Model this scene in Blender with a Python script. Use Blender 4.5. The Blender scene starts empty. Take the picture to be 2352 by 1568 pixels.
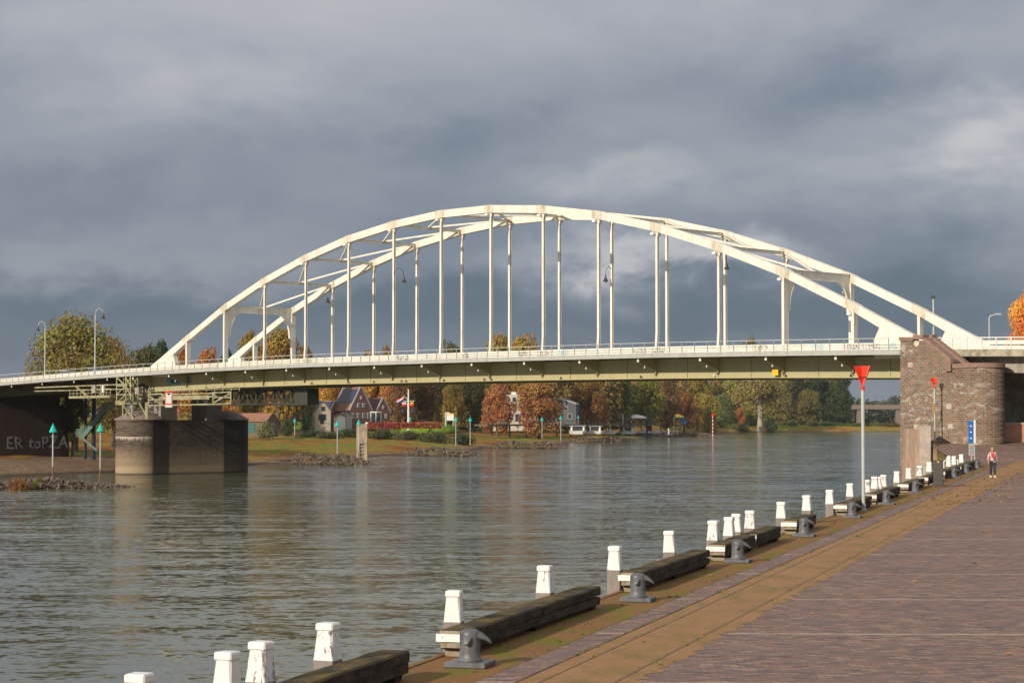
import bpy, bmesh, math, random
import numpy as np
from mathutils import Vector, Matrix, noise as mn
S = bpy.context.scene; COL = S.collection
R = math.radians
# ------------------------------------------------------------ camera, sky, sun, exposure
CZ = 7.4
cd = bpy.data.cameras.new('camera'); cam = bpy.data.objects.new('camera', cd); COL.objects.link(cam)
cam.location = (0, 0, CZ); cam.rotation_euler = (R(92.2), 0, 0)
cd.sensor_width = 36; cd.lens = 36 * 4567 / 2352; cd.clip_start = 1; cd.clip_end = 20000
S.camera = cam
S.view_settings.view_transform = 'Standard'; S.view_settings.look = 'None'
S.view_settings.exposure = 0.0; S.view_settings.gamma = 1
ELEV = R(23); TR = Vector((.655, .756, 0)).normalized()          # level direction in which the light travels
sun = bpy.data.lights.new('sun', 'SUN'); sun.energy = 4.2; sun.angle = R(.5); sun.color = (1, .885, .735)
so = bpy.data.objects.new('sun', sun); COL.objects.link(so)
ldir = Vector((TR.x * math.cos(ELEV), TR.y * math.cos(ELEV), -math.sin(ELEV)))
so.rotation_euler = ldir.to_track_quat('-Z', 'Y').to_euler(); so.location = (-40, -40, 60)
W = bpy.data.worlds.new('World'); S.world = W; W.use_nodes = True
def build_sky():
    nt = W.node_tree; N = nt.nodes; L = nt.links; N.clear()
    out = N.new('ShaderNodeOutputWorld'); bg = N.new('ShaderNodeBackground')
    sky = N.new('ShaderNodeTexSky'); sky.sky_type = 'NISHITA'; sky.sun_disc = False
    sky.sun_elevation = ELEV; sky.sun_rotation = math.atan2(-TR.x, -TR.y)
    tc = N.new('ShaderNodeTexCoord')
    sep = N.new('ShaderNodeSeparateXYZ'); L.new(tc.outputs['Generated'], sep.inputs[0])
    def noise(scale3, sc, det, rough, dist=0.0, loc=(0, 0, 0)):
        m = N.new('ShaderNodeMapping'); m.inputs['Scale'].default_value = scale3; m.inputs['Location'].default_value = loc
        m.inputs['Rotation'].default_value = (0, R(4), 0)
        L.new(tc.outputs['Generated'], m.inputs[0])
        t = N.new('ShaderNodeTexNoise'); t.inputs['Scale'].default_value = sc; t.inputs['Detail'].default_value = det
        t.inputs['Roughness'].default_value = rough; t.inputs['Distortion'].default_value = dist
        L.new(m.outputs[0], t.inputs['Vector']); return t.outputs['Fac']
    def math_(op, a, b=None, c=None, clamp=False):
        m = N.new('ShaderNodeMath'); m.operation = op; m.use_clamp = clamp
        for i, v in enumerate((a, b, c)):
            if v is None: continue
            if isinstance(v, (int, float)): m.inputs[i].default_value = v
            else: L.new(v, m.inputs[i])
        return m.outputs[0]
    def ramp(f, pts):
        r = N.new('ShaderNodeValToRGB'); L.new(f, r.inputs[0])
        while len(r.color_ramp.elements) < len(pts): r.color_ramp.elements.new(.5)
        for e, (p, c) in zip(r.color_ramp.elements, pts): e.position = p; e.color = (*c, 1)
        r.color_ramp.interpolation = 'B_SPLINE' if len(pts) > 3 else 'EASE'
        return r.outputs[0]
    def mix(f, a, b):
        m = N.new('ShaderNodeMix'); m.data_type = 'RGBA'
        if isinstance(f, float): m.inputs[0].default_value = f
        else: L.new(f, m.inputs[0])
        for i, v in ((6, a), (7, b)):
            if isinstance(v, tuple): m.inputs[i].default_value = (*v, 1)
            else: L.new(v, m.inputs[i])
        return m.outputs[2]
    n1 = noise((1, 1, 3.0), 3.6, 5, .5, .5, (3.1, .2, .7))
    n2 = noise((1, 1, 2.3), 9, 4, .5, .4, (1.3, 4.2, .3))
    n3 = noise((1, 1, 2.0), 24, 5, .55, .3, (8.3, .2, 3.3))
    # cloud thickness grows with height: slate blue low down, pale grey higher up; named banks of cloud by direction
    z = sep.outputs[2]; y = math_('MAXIMUM', sep.outputs[1], .05)
    u = math_('ADD', math_('DIVIDE', sep.outputs[0], y), math_('MULTIPLY', math_('SUBTRACT', n2, .5), .16))
    v = math_('ADD', math_('DIVIDE', z, y), math_('MULTIPLY', math_('SUBTRACT', n3, .5), .05))
    v = math_('ADD', v, math_('MULTIPLY', math_('SUBTRACT', n2, .5), .035))
    h = math_('ADD', math_('MULTIPLY', z, 2.2), .20)
    f = math_('ADD', h, math_('MULTIPLY', math_('SUBTRACT', n1, .5), .75))
    f = math_('ADD', f, math_('MULTIPLY', math_('SUBTRACT', n2, .5), .40))
    f = math_('ADD', f, math_('MULTIPLY', math_('SUBTRACT', n3, .5), .13))
    for (px, py, rx, ry, am) in [(350, 90, 900, 170, .16), (1450, 400, 230, 60, .30), (2260, 300, 230, 95, .42), (1510, 588, 330, 42, .62), (120, 590, 380, 60, .20), (560, 560, 260, 50, .12),
                                 (900, 700, 1300, 50, -.20), (2150, 660, 420, 120, -.26), (1000, 350, 700, 80, -.10), (1950, 190, 420, 90, -.16), (1400, 760, 1500, 60, -.14), (2352, 330, 160, 160, .15), (1850, 380, 260, 60, .10), (0, 330, 400, 60, .08)]:
        a = math_('DIVIDE', math_('SUBTRACT', u, (px - 1176) / 4567), rx / 4567 * .9); b = math_('DIVIDE', math_('SUBTRACT', v, (959.4 - py) / 4567), ry / 4567)
        e = math_('EXPONENT', math_('MULTIPLY', math_('ADD', math_('MULTIPLY', a, a), math_('MULTIPLY', b, b)), -1.0))
        f = math_('ADD', f, math_('MULTIPLY', e, am))
    f = math_('ADD', f, 0.0, None, True)
    c = ramp(f, [(0, (.095, .14, .195)), (.28, (.19, .23, .295)), (.5, (.31, .335, .395)), (.72, (.415, .425, .47)), (1, (.62, .62, .63))])
    # nishita light mixed in
    sc = N.new('ShaderNodeVectorMath'); sc.operation = 'SCALE'; L.new(sky.outputs[0], sc.inputs[0]); sc.inputs[3].default_value = .06
    fin = mix(.12, c, sc.outputs[0])
    L.new(fin, bg.inputs[0]); bg.inputs[1].default_value = 1.0
    L.new(bg.outputs[0], out.inputs[0])
build_sky()

# ------------------------------------------------------------ geometry of the view: only used to find real distances
F = 4567.; P = R(2.2)
def ray(x, y):
    u = (x - 1176) / F; v = -(y - 784) / F
    fw = math.cos(P) - v * math.sin(P); up = math.sin(P) + v * math.cos(P)
    return u / fw, up / fw
def at(x, y, Y):
    a, b = ray(x, y); return Vector((a * Y, Y, b * Y + CZ))
def zat(y, Y): return at(1176, y, Y).z
def xat(x, Y): return at(x, 960, Y).x
E1 = Vector((.70834, -.70587, 0)); E2 = Vector((.70587, .70834, 0)); B0 = Vector((-47.62, 263.03, 0))
def br(s, t, z): return B0 + E1 * s + E2 * t + Vector((0, 0, z))
Qd = Vector((.3000, .9539, 0)); Qn = Vector((.9539, -.3000, 0))
QZ = lambda t: 3.3 + .0052 * t
def qp(a, t, h=0): 
    p = Qn * a + Qd * t; return Vector((p.x, p.y, QZ(t) + h))
def qt(x, a):
    u = (x - 1176) / F; return (u * a * Qn.y - a * Qn.x) / (Qd.x - u * Qd.y)

# ------------------------------------------------------------ materials
MC = {}
def lnk(nt, a, b): nt.links.new(a, b)
def mat(name, col, rough=.7, var=.12, scale=1.5, bump=.0, bscale=8, metal=0, col2=None, c2scale=.6, c2lo=.45, c2hi=.6, objcol=False, detail=5, stretch=(1, 1, 1), emit=None, spec=.5):
    if name in MC: return MC[name]
    m = bpy.data.materials.new(name); m.use_nodes = True; nt = m.node_tree; N = nt.nodes
    b = N['Principled BSDF']; b.inputs['Roughness'].default_value = rough; b.inputs['Metallic'].default_value = metal
    b.inputs['Specular IOR Level'].default_value = spec
    tc = N.new('ShaderNodeTexCoord'); mp = N.new('ShaderNodeMapping'); mp.inputs['Scale'].default_value = stretch
    g = N.new('ShaderNodeNewGeometry')
    lnk(nt, g.outputs['Position'] if name.startswith('w_') else tc.outputs['Object'], mp.inputs[0])
    n = N.new('ShaderNodeTexNoise'); n.inputs['Scale'].default_value = scale; n.inputs['Detail'].default_value = detail; n.inputs['Roughness'].default_value = .6
    lnk(nt, mp.outputs[0], n.inputs['Vector'])
    src = None
    if col2 is not None:
        n2 = N.new('ShaderNodeTexNoise'); n2.inputs['Scale'].default_value = c2scale; n2.inputs['Detail'].default_value = 6; n2.inputs['Roughness'].default_value = .65
        lnk(nt, mp.outputs[0], n2.inputs['Vector'])
        mr = N.new('ShaderNodeMapRange'); mr.inputs[1].default_value = c2lo; mr.inputs[2].default_value = c2hi; lnk(nt, n2.outputs['Fac'], mr.inputs[0])
        mx = N.new('ShaderNodeMix'); mx.data_type = 'RGBA'; mx.inputs[6].default_value = (*col, 1); mx.inputs[7].default_value = (*col2, 1)
        lnk(nt, mr.outputs[0], mx.inputs[0]); src = mx.outputs[2]
    elif objcol:
        oi = N.new('ShaderNodeObjectInfo'); src = oi.outputs['Color']
    hs = N.new('ShaderNodeHueSaturation')
    if src is None: hs.inputs['Color'].default_value = (*col, 1)
    else: lnk(nt, src, hs.inputs['Color'])
    mr2 = N.new('ShaderNodeMapRange'); mr2.inputs[1].default_value = .3; mr2.inputs[2].default_value = .7
    mr2.inputs[3].default_value = 1 - var; mr2.inputs[4].default_value = 1 + var
    lnk(nt, n.outputs['Fac'], mr2.inputs[0]); lnk(nt, mr2.outputs[0], hs.inputs['Value'])
    lnk(nt, hs.outputs[0], b.inputs['Base Color'])
    if bump:
        n3 = N.new('ShaderNodeTexNoise'); n3.inputs['Scale'].default_value = bscale; n3.inputs['Detail'].default_value = 4
        lnk(nt, mp.outputs[0], n3.inputs['Vector'])
        bp = N.new('ShaderNodeBump'); bp.inputs['Distance'].default_value = bump; bp.inputs['Strength'].default_value = 1
        lnk(nt, n3.outputs['Fac'], bp.inputs['Height']); lnk(nt, bp.outputs[0], b.inputs['Normal'])
    if emit: b.inputs['Emission Color'].default_value = (*col, 1); b.inputs['Emission Strength'].default_value = emit
    MC[name] = m; return m
def node_math(nt, op, a, b=None, clamp=False):
    m = nt.nodes.new('ShaderNodeMath'); m.operation = op; m.use_clamp = clamp
    for i, v in enumerate((a, b)):
        if v is None: continue
        if isinstance(v, (int, float)): m.inputs[i].default_value = v
        else: nt.links.new(v, m.inputs[i])
    return m.outputs[0]
def node_mix(nt, f, a, b, mode='MIX'):
    m = nt.nodes.new('ShaderNodeMix'); m.data_type = 'RGBA'; m.blend_type = mode
    if isinstance(f, (int, float)): m.inputs[0].default_value = f
    else: nt.links.new(f, m.inputs[0])
    for i, v in ((6, a), (7, b)):
        if isinstance(v, tuple): m.inputs[i].default_value = (*v, 1)
        else: nt.links.new(v, m.inputs[i])
    return m.outputs[2]
def node_noise(nt, vec, sc, det=5, rough=.6, dist=0):
    n = nt.nodes.new('ShaderNodeTexNoise'); n.inputs['Scale'].default_value = sc; n.inputs['Detail'].default_value = det
    n.inputs['Roughness'].default_value = rough; n.inputs['Distortion'].default_value = dist
    nt.links.new(vec, n.inputs['Vector']); return n.outputs['Fac']
def node_range(nt, v, a, b, c=0., d=1.):
    m = nt.nodes.new('ShaderNodeMapRange'); nt.links.new(v, m.inputs[0])
    for i, q in enumerate((a, b, c, d)): m.inputs[i + 1].default_value = q
    return m.outputs[0]
def node_map(nt, vec, scale=(1, 1, 1), rot=(0, 0, 0), loc=(0, 0, 0)):
    m = nt.nodes.new('ShaderNodeMapping'); m.inputs['Scale'].default_value = scale; m.inputs['Rotation'].default_value = rot; m.inputs['Location'].default_value = loc
    nt.links.new(vec, m.inputs[0]); return m.outputs[0]
def new_mat(name):
    m = bpy.data.materials.new(name); m.use_nodes = True; MC[name] = m
    return m, m.node_tree, m.node_tree.nodes['Principled BSDF']
def pos(nt): return nt.nodes.new('ShaderNodeNewGeometry').outputs['Position']

def m_water():
    m, nt, b = new_mat('river_water'); p = pos(nt)
    b.inputs['Roughness'].default_value = .08; b.inputs['IOR'].default_value = 1.333
    n0 = node_noise(nt, node_map(nt, p, (.02, .02, 1)), 1, 4)
    lnk(nt, node_mix(nt, n0, (.090, .100, .056), (.118, .122, .074)), b.inputs['Base Color'])
    calm = node_range(nt, node_noise(nt, node_map(nt, p, (.022, .05, 1)), 1, 5, .6), .36, .62, .45, 1.3)
    gust = node_range(nt, node_noise(nt, node_map(nt, p, (.05, .016, 1), (0, 0, R(-15))), 1, 3, .6), .40, .60, .7, 1.25)
    def slope(sc, rot, loc, det=3, rg=.55, dist=.4):
        return node_math(nt, 'SUBTRACT', node_noise(nt, node_map(nt, p, sc, (0, 0, R(rot)), loc), 1, det, rg, dist), .5)
    def total(parts):
        r = None
        for v, k in parts:
            q = node_math(nt, 'MULTIPLY', v, k); r = q if r is None else node_math(nt, 'ADD', r, q)
        return r
    # wave slopes: long low swell, wavelets, ripples
    sy = total([(slope((.07, .34, 1), -5, (0, 0, 0), 2, .5, .8), .28), (slope((.42, 1.05, 1), 8, (5, 1, 0), 3, .55, .6), .34), (slope((1.9, 3.0, 1), -10, (2, 7, 0)), .50)])
    sx = total([(slope((.10, .30, 1), -5, (9, 3, 0), 2), .10), (slope((.5, .9, 1), 8, (1, 8, 0)), .34), (slope((2.2, 3.0, 1), -10, (6, 1, 0)), .70)])
    k = node_math(nt, 'MULTIPLY', calm, gust)
    cb = nt.nodes.new('ShaderNodeCombineXYZ'); lnk(nt, node_math(nt, 'MULTIPLY', sx, k), cb.inputs[0]); lnk(nt, node_math(nt, 'MULTIPLY', sy, k), cb.inputs[1]); cb.inputs[2].default_value = 1
    nm = nt.nodes.new('ShaderNodeVectorMath'); nm.operation = 'NORMALIZE'; lnk(nt, cb.outputs[0], nm.inputs[0]); lnk(nt, nm.outputs[0], b.inputs['Normal'])
    return m
def m_paving():
    m, nt, b = new_mat('brick_paving'); p = pos(nt)
    v = node_map(nt, p, (1, 1, 1), (0, 0, R(2.6)))
    wob = node_noise(nt, node_map(nt, p, (.5, .5, 1)), 1, 2)
    vm = nt.nodes.new('ShaderNodeVectorMath'); vm.operation = 'MULTIPLY_ADD'
    cmb = nt.nodes.new('ShaderNodeCombineXYZ'); lnk(nt, wob, cmb.inputs[0]); lnk(nt, wob, cmb.inputs[1])
    lnk(nt, cmb.outputs[0], vm.inputs[0]); vm.inputs[1].default_value = (.18, .10, 0); lnk(nt, v, vm.inputs[2]); v = vm.outputs[0]
    bk = nt.nodes.new('ShaderNodeTexBrick'); lnk(nt, v, bk.inputs['Vector'])
    bk.inputs['Scale'].default_value = 1; bk.inputs['Brick Width'].default_value = .25; bk.inputs['Row Height'].default_value = .105
    bk.inputs['Mortar Size'].default_value = .007; bk.inputs['Mortar Smooth'].default_value = .3; bk.offset = .5
    bk.inputs['Color1'].default_value = (0, 0, 0, 1); bk.inputs['Color2'].default_value = (1, 1, 1, 1); bk.inputs['Mortar'].default_value = (.5, .5, .5, 1)
    r = nt.nodes.new('ShaderNodeValToRGB'); lnk(nt, bk.outputs['Color'], r.inputs[0]); r.color_ramp.interpolation = 'LINEAR'
    cols = [(0, (.105, .082, .086)), (.2, (.165, .118, .108)), (.42, (.225, .140, .115)), (.6, (.165, .142, .136)), (.8, (.275, .150, .108)), (1, (.33, .245, .185))]
    while len(r.color_ramp.elements) < len(cols): r.color_ramp.elements.new(.5)
    for e, (q, c) in zip(r.color_ramp.elements, cols): e.position = q; e.color = (*c, 1)
    c = node_mix(nt, node_math(nt, 'MULTIPLY', bk.outputs['Fac'], .55), r.outputs[0], (.10, .082, .07))
    big = node_noise(nt, node_map(nt, p, (.25, .5, 1)), 1, 6, .65)
    c = node_mix(nt, 1.0, c, node_mix(nt, big, (.86, .80, .78), (1.22, 1.15, 1.08)), 'MULTIPLY')
    st = node_range(nt, node_noise(nt, node_map(nt, p, (.9, 2.2, 1)), 1, 6, .7), .56, .75)
    c = node_mix(nt, node_math(nt, 'MULTIPLY', st, .35), c, (.23, .16, .10))
    # pale header courses laid across every 6.45 m
    sp = nt.nodes.new('ShaderNodeSeparateXYZ'); lnk(nt, v, sp.inputs[0])
    fr = node_math(nt, 'FRACT', node_math(nt, 'DIVIDE', node_math(nt, 'SUBTRACT', sp.outputs[1], 3.7), 6.55))
    bnd = node_math(nt, 'LESS_THAN', fr, .028)
    brk = node_range(nt, node_noise(nt, node_map(nt, p, (1.2, .2, 1)), 1, 4, .7), .40, .55, .35, 1.0)
    c = node_mix(nt, node_math(nt, 'MULTIPLY', bnd, brk), c, (.42, .31, .24))
    lnk(nt, c, b.inputs['Base Color']); b.inputs['Roughness'].default_value = .75; b.inputs['Specular IOR Level'].default_value = .35
    bp = nt.nodes.new('ShaderNodeBump'); bp.inputs['Distance'].default_value = .012
    hh = node_math(nt, 'SUBTRACT', node_math(nt, 'MULTIPLY', node_noise(nt, p, 9, 4), .8), bk.outputs['Fac'])
    hh = node_math(nt, 'ADD', hh, node_math(nt, 'MULTIPLY', node_noise(nt, node_map(nt, p, (1, 1, 1)), .8, 3), 3.0))
    lnk(nt, hh, bp.inputs['Height']); lnk(nt, bp.outputs[0], b.inputs['Normal'])
    return m
def m_strip(name, c1, c2, lo, hi, rows=True):
    m, nt, b = new_mat(name); p = pos(nt)
    n = node_noise(nt, node_map(nt, p, (1.2, .55, 1), (0, 0, R(17))), 1.2, 7, .7)
    c = node_mix(nt, node_range(nt, n, lo, hi), c1, c2)
    c = node_mix(nt, 1.0, c, node_mix(nt, node_noise(nt, p, 14, 5, .7), (.72, .70, .68), (1.25, 1.22, 1.2)), 'MULTIPLY')
    c = node_mix(nt, 1.0, c, node_mix(nt, node_noise(nt, p, .7, 5, .7), (.75, .76, .76), (1.2, 1.2, 1.2)), 'MULTIPLY')
    if rows:
        bk = nt.nodes.new('ShaderNodeTexBrick'); lnk(nt, node_map(nt, p, (1, 1, 1), (0, 0, R(-72.5))), bk.inputs['Vector'])
        bk.inputs['Scale'].default_value = 1; bk.inputs['Brick Width'].default_value = .22; bk.inputs['Row Height'].default_value = .11; bk.inputs['Mortar Size'].default_value = .008
        c = node_mix(nt, node_math(nt, 'MULTIPLY', bk.outputs['Fac'], .22), c, (.06, .045, .02))
    lnk(nt, c, b.inputs['Base Color']); b.inputs['Roughness'].default_value = .9; b.inputs['Specular IOR Level'].default_value = .2
    bp = nt.nodes.new('ShaderNodeBump'); bp.inputs['Distance'].default_value = .012; lnk(nt, node_noise(nt, p, 16, 5, .7), bp.inputs['Height']); lnk(nt, bp.outputs[0], b.inputs['Normal'])
    return m
def m_brickwall(name, cols, bw, bh, mortar, stain=.5, edir=None, low=None, big=1.0, shade_bands=None):
    """brick wall seen in the world; edir = horizontal direction of the courses"""
    m, nt, b = new_mat(name); p = pos(nt)
    sp = nt.nodes.new('ShaderNodeSeparateXYZ'); lnk(nt, p, sp.inputs[0])
    d = edir
    u = node_math(nt, 'ADD', node_math(nt, 'MULTIPLY', sp.outputs[0], d[0]), node_math(nt, 'MULTIPLY', sp.outputs[1], d[1]))
    cb = nt.nodes.new('ShaderNodeCombineXYZ'); lnk(nt, u, cb.inputs[0]); lnk(nt, sp.outputs[2], cb.inputs[1])
    bk = nt.nodes.new('ShaderNodeTexBrick'); lnk(nt, cb.outputs[0], bk.inputs['Vector']); bk.inputs['Scale'].default_value = 1
    bk.inputs['Brick Width'].default_value = bw; bk.inputs['Row Height'].default_value = bh; bk.inputs['Mortar Size'].default_value = mortar; bk.inputs['Mortar Smooth'].default_value = .2
    bk.inputs['Color1'].default_value = (0, 0, 0, 1); bk.inputs['Color2'].default_value = (1, 1, 1, 1); bk.inputs['Mortar'].default_value = (.5, .5, .5, 1)
    r = nt.nodes.new('ShaderNodeValToRGB'); lnk(nt, bk.outputs['Color'], r.inputs[0])
    while len(r.color_ramp.elements) < len(cols): r.color_ramp.elements.new(.5)
    for i, (e, c) in enumerate(zip(r.color_ramp.elements, cols)): e.position = i / (len(cols) - 1); e.color = (*c, 1)
    c = node_mix(nt, bk.outputs['Fac'], r.outputs[0], (.31, .26, .20) if stain else (.10, .085, .07))
    n = node_noise(nt, node_map(nt, cb.outputs[0], (.35 * big, .5 * big, 1)), 1, 7, .7)
    c = node_mix(nt, 1.0, c, node_mix(nt, n, (.6, .58, .56), (1.35, 1.3, 1.28)), 'MULTIPLY')
    if stain:
        s1 = node_noise(nt, node_map(nt, cb.outputs[0], (1.6, 2.4, 1)), 1, 7, .75)
        zone = node_range(nt, node_noise(nt, node_map(nt, cb.outputs[0], (.22, .7, 1), (0, 0, 0), (3.7, 1.9, 0)), 1, 3), .46, .58)
        f = node_math(nt, 'MULTIPLY', node_range(nt, s1, .50, .62), zone)
        c = node_mix(nt, node_math(nt, 'MULTIPLY', f, stain), c, (.52, .49, .42))
        dk = node_range(nt, node_noise(nt, node_map(nt, cb.outputs[0], (1.1, .22, 1), (0, 0, 0), (9, 2, 0)), 1, 6, .7), .52, .72)
        c = node_mix(nt, node_math(nt, 'MULTIPLY', dk, .45), c, (.06, .05, .045))
    if low:
        for (za, zb, cc, k, wob) in low:
            zz = node_math(nt, 'ADD', sp.outputs[2], node_math(nt, 'MULTIPLY', node_math(nt, 'SUBTRACT', node_noise(nt, node_map(nt, cb.outputs[0], (2.0, .3, 1)), 1, 6, .75), .5), wob))
            f = node_range(nt, zz, za, zb, 1, 0)
            c = node_mix(nt, node_math(nt, 'MULTIPLY', f, k), c, cc)
    if shade_bands:    # dark bands paint shade onto the pier sides, and a chalky line on the near nose
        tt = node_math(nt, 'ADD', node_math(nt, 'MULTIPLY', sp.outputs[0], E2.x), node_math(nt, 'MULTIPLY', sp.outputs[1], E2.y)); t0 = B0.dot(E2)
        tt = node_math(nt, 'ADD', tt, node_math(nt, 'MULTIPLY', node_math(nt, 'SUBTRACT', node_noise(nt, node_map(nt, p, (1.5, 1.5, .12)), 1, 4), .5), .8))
        for (ta, tb_) in shade_bands:
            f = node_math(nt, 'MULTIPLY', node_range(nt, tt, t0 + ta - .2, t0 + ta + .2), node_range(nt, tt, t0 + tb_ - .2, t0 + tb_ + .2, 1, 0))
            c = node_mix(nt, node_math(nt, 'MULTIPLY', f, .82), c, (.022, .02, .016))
        zz = node_math(nt, 'ADD', sp.outputs[2], node_math(nt, 'MULTIPLY', node_noise(nt, node_map(nt, cb.outputs[0], (5, .2, 1)), 1, 4, .7), 2.0))
        f = node_math(nt, 'MULTIPLY', node_range(nt, zz, 5.55, 5.75), node_math(nt, 'LESS_THAN', sp.outputs[2], 4.95)); f = node_math(nt, 'MULTIPLY', f, node_range(nt, tt, t0 - 1.9, t0 - 1.6, 1, 0))
        c = node_mix(nt, node_math(nt, 'MULTIPLY', f, .75), c, (.60, .52, .42))
    lnk(nt, c, b.inputs['Base Color']); b.inputs['Roughness'].default_value = .9; b.inputs['Specular IOR Level'].default_value = .2
    bp = nt.nodes.new('ShaderNodeBump'); bp.inputs['Distance'].default_value = .02
    lnk(nt, node_math(nt, 'SUBTRACT', node_math(nt, 'MULTIPLY', node_noise(nt, p, 6, 5), .9), bk.outputs['Fac']), bp.inputs['Height']); lnk(nt, bp.outputs[0], b.inputs['Normal'])
    return m
def m_leaf(name='leaves'):
    m, nt, b = new_mat(name)
    oi = nt.nodes.new('ShaderNodeObjectInfo'); g = nt.nodes.new('ShaderNodeNewGeometry')
    tc = nt.nodes.new('ShaderNodeTexCoord')
    hs = nt.nodes.new('ShaderNodeHueSaturation'); lnk(nt, oi.outputs['Color'], hs.inputs['Color'])
    lnk(nt, node_range(nt, g.outputs['Random Per Island'], 0, 1, .95, 1.75), hs.inputs['Value'])
    n = node_noise(nt, tc.outputs['Object'], .28, 4, .6)
    lnk(nt, node_range(nt, n, .3, .7, .455, .55), hs.inputs['Hue']); hs.inputs['Saturation'].default_value = .9
    c = node_mix(nt, 1.0, hs.outputs[0], node_mix(nt, node_range(nt, node_noise(nt, tc.outputs['Object'], .55, 4, .6), .35, .65), (.78, .82, .76), (1.25, 1.18, 1.08)), 'MULTIPLY')
    lnk(nt, c, b.inputs['Base Color']); b.inputs['Roughness'].default_value = .65; b.inputs['Specular IOR Level'].default_value = .25
    tr = nt.nodes.new('ShaderNodeBsdfTranslucent'); lnk(nt, c, tr.inputs[0])
    ms = nt.nodes.new('ShaderNodeMixShader'); ms.inputs[0].default_value = .3
    lnk(nt, b.outputs[0], ms.inputs[1]); lnk(nt, tr.outputs[0], ms.inputs[2]); lnk(nt, ms.outputs[0], nt.nodes['Material Output'].inputs[0])
    return m
def m_bank():
    m, nt, b = new_mat('bank_meadow'); p = pos(nt)
    sp = nt.nodes.new('ShaderNodeSeparateXYZ'); lnk(nt, p, sp.inputs[0])
    n1 = node_noise(nt, node_map(nt, p, (.05, .022, 1), (0, 0, R(-12))), 1, 7, .65)
    n2 = node_noise(nt, node_map(nt, p, (.16, .05, 1)), 1, 6, .7)
    n3 = node_noise(nt, node_map(nt, p, (1.1, .5, 1)), 1, 6, .7)
    r = nt.nodes.new('ShaderNodeValToRGB'); lnk(nt, node_math(nt, 'ADD', node_math(nt, 'MULTIPLY', n1, .6), node_math(nt, 'MULTIPLY', n2, .4)), r.inputs[0])
    cols = [(.40, (.20, .065, .02)), (.46, (.27, .12, .03)), (.51, (.28, .19, .04)), (.545, (.19, .20, .035)), (.62, (.13, .23, .028))]
    while len(r.color_ramp.elements) < len(cols): r.color_ramp.elements.new(.5)
    for e, (q, c) in zip(r.color_ramp.elements, cols): e.position = q; e.color = (*c, 1)
    zz = node_math(nt, 'ADD', sp.outputs[2], node_math(nt, 'MULTIPLY', node_math(nt, 'SUBTRACT', n2, .5), 1.2))
    left = node_range(nt, sp.outputs[0], -52, -44, 1, 0)
    zz = node_math(nt, 'SUBTRACT', zz, node_math(nt, 'MULTIPLY', left, 1.15))
    c = node_mix(nt, node_range(nt, zz, .35, .62, 1, 0), r.outputs[0], (.23, .155, .10))
    c = node_mix(nt, node_range(nt, zz, 2.5, 3.2), c, (.16, .25, .03))
    c = node_mix(nt, node_range(nt, sp.outputs[2], .12, .3, 1, 0), c, (.085, .06, .045))
    c = node_mix(nt, 1.0, c, node_mix(nt, node_range(nt, n3, .3, .7), (.6, .6, .6), (1.3, 1.3, 1.3)), 'MULTIPLY')
    lnk(nt, c, b.inputs['Base Color']); b.inputs['Roughness'].default_value = 1; b.inputs['Specular IOR Level'].default_value = .1
    bp = nt.nodes.new('ShaderNodeBump'); bp.inputs['Distance'].default_value = .35; lnk(nt, node_noise(nt, node_map(nt, p, (1, .6, 1)), 1.1, 6, .75), bp.inputs['Height']); lnk(nt, bp.outputs[0], b.inputs['Normal'])
    return m
def m_steel(name, col, dirt=(.30, .25, .17), k=.5):
    m, nt, b = new_mat(name); p = pos(nt)
    n = node_range(nt, node_noise(nt, node_map(nt, p, (1.4, 1.4, .5)), 1, 7, .72), .5, .72)
    c = node_mix(nt, node_math(nt, 'MULTIPLY', n, k), col, dirt)
    st = node_range(nt, node_noise(nt, node_map(nt, p, (3.2, 3.2, .35)), 1, 7, .75), .54, .70)
    c = node_mix(nt, node_math(nt, 'MULTIPLY', st, k * .8), c, (dirt[0] * .75, dirt[1] * .78, dirt[2] * .7))
    n2 = node_noise(nt, p, .35, 4)
    c = node_mix(nt, 1.0, c, node_mix(nt, n2, (.88, .87, .85), (1.06, 1.06, 1.05)), 'MULTIPLY')
    lnk(nt, c, b.inputs['Base Color']); b.inputs['Roughness'].default_value = .5; b.inputs['Specular IOR Level'].default_value = .4
    return m
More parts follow.
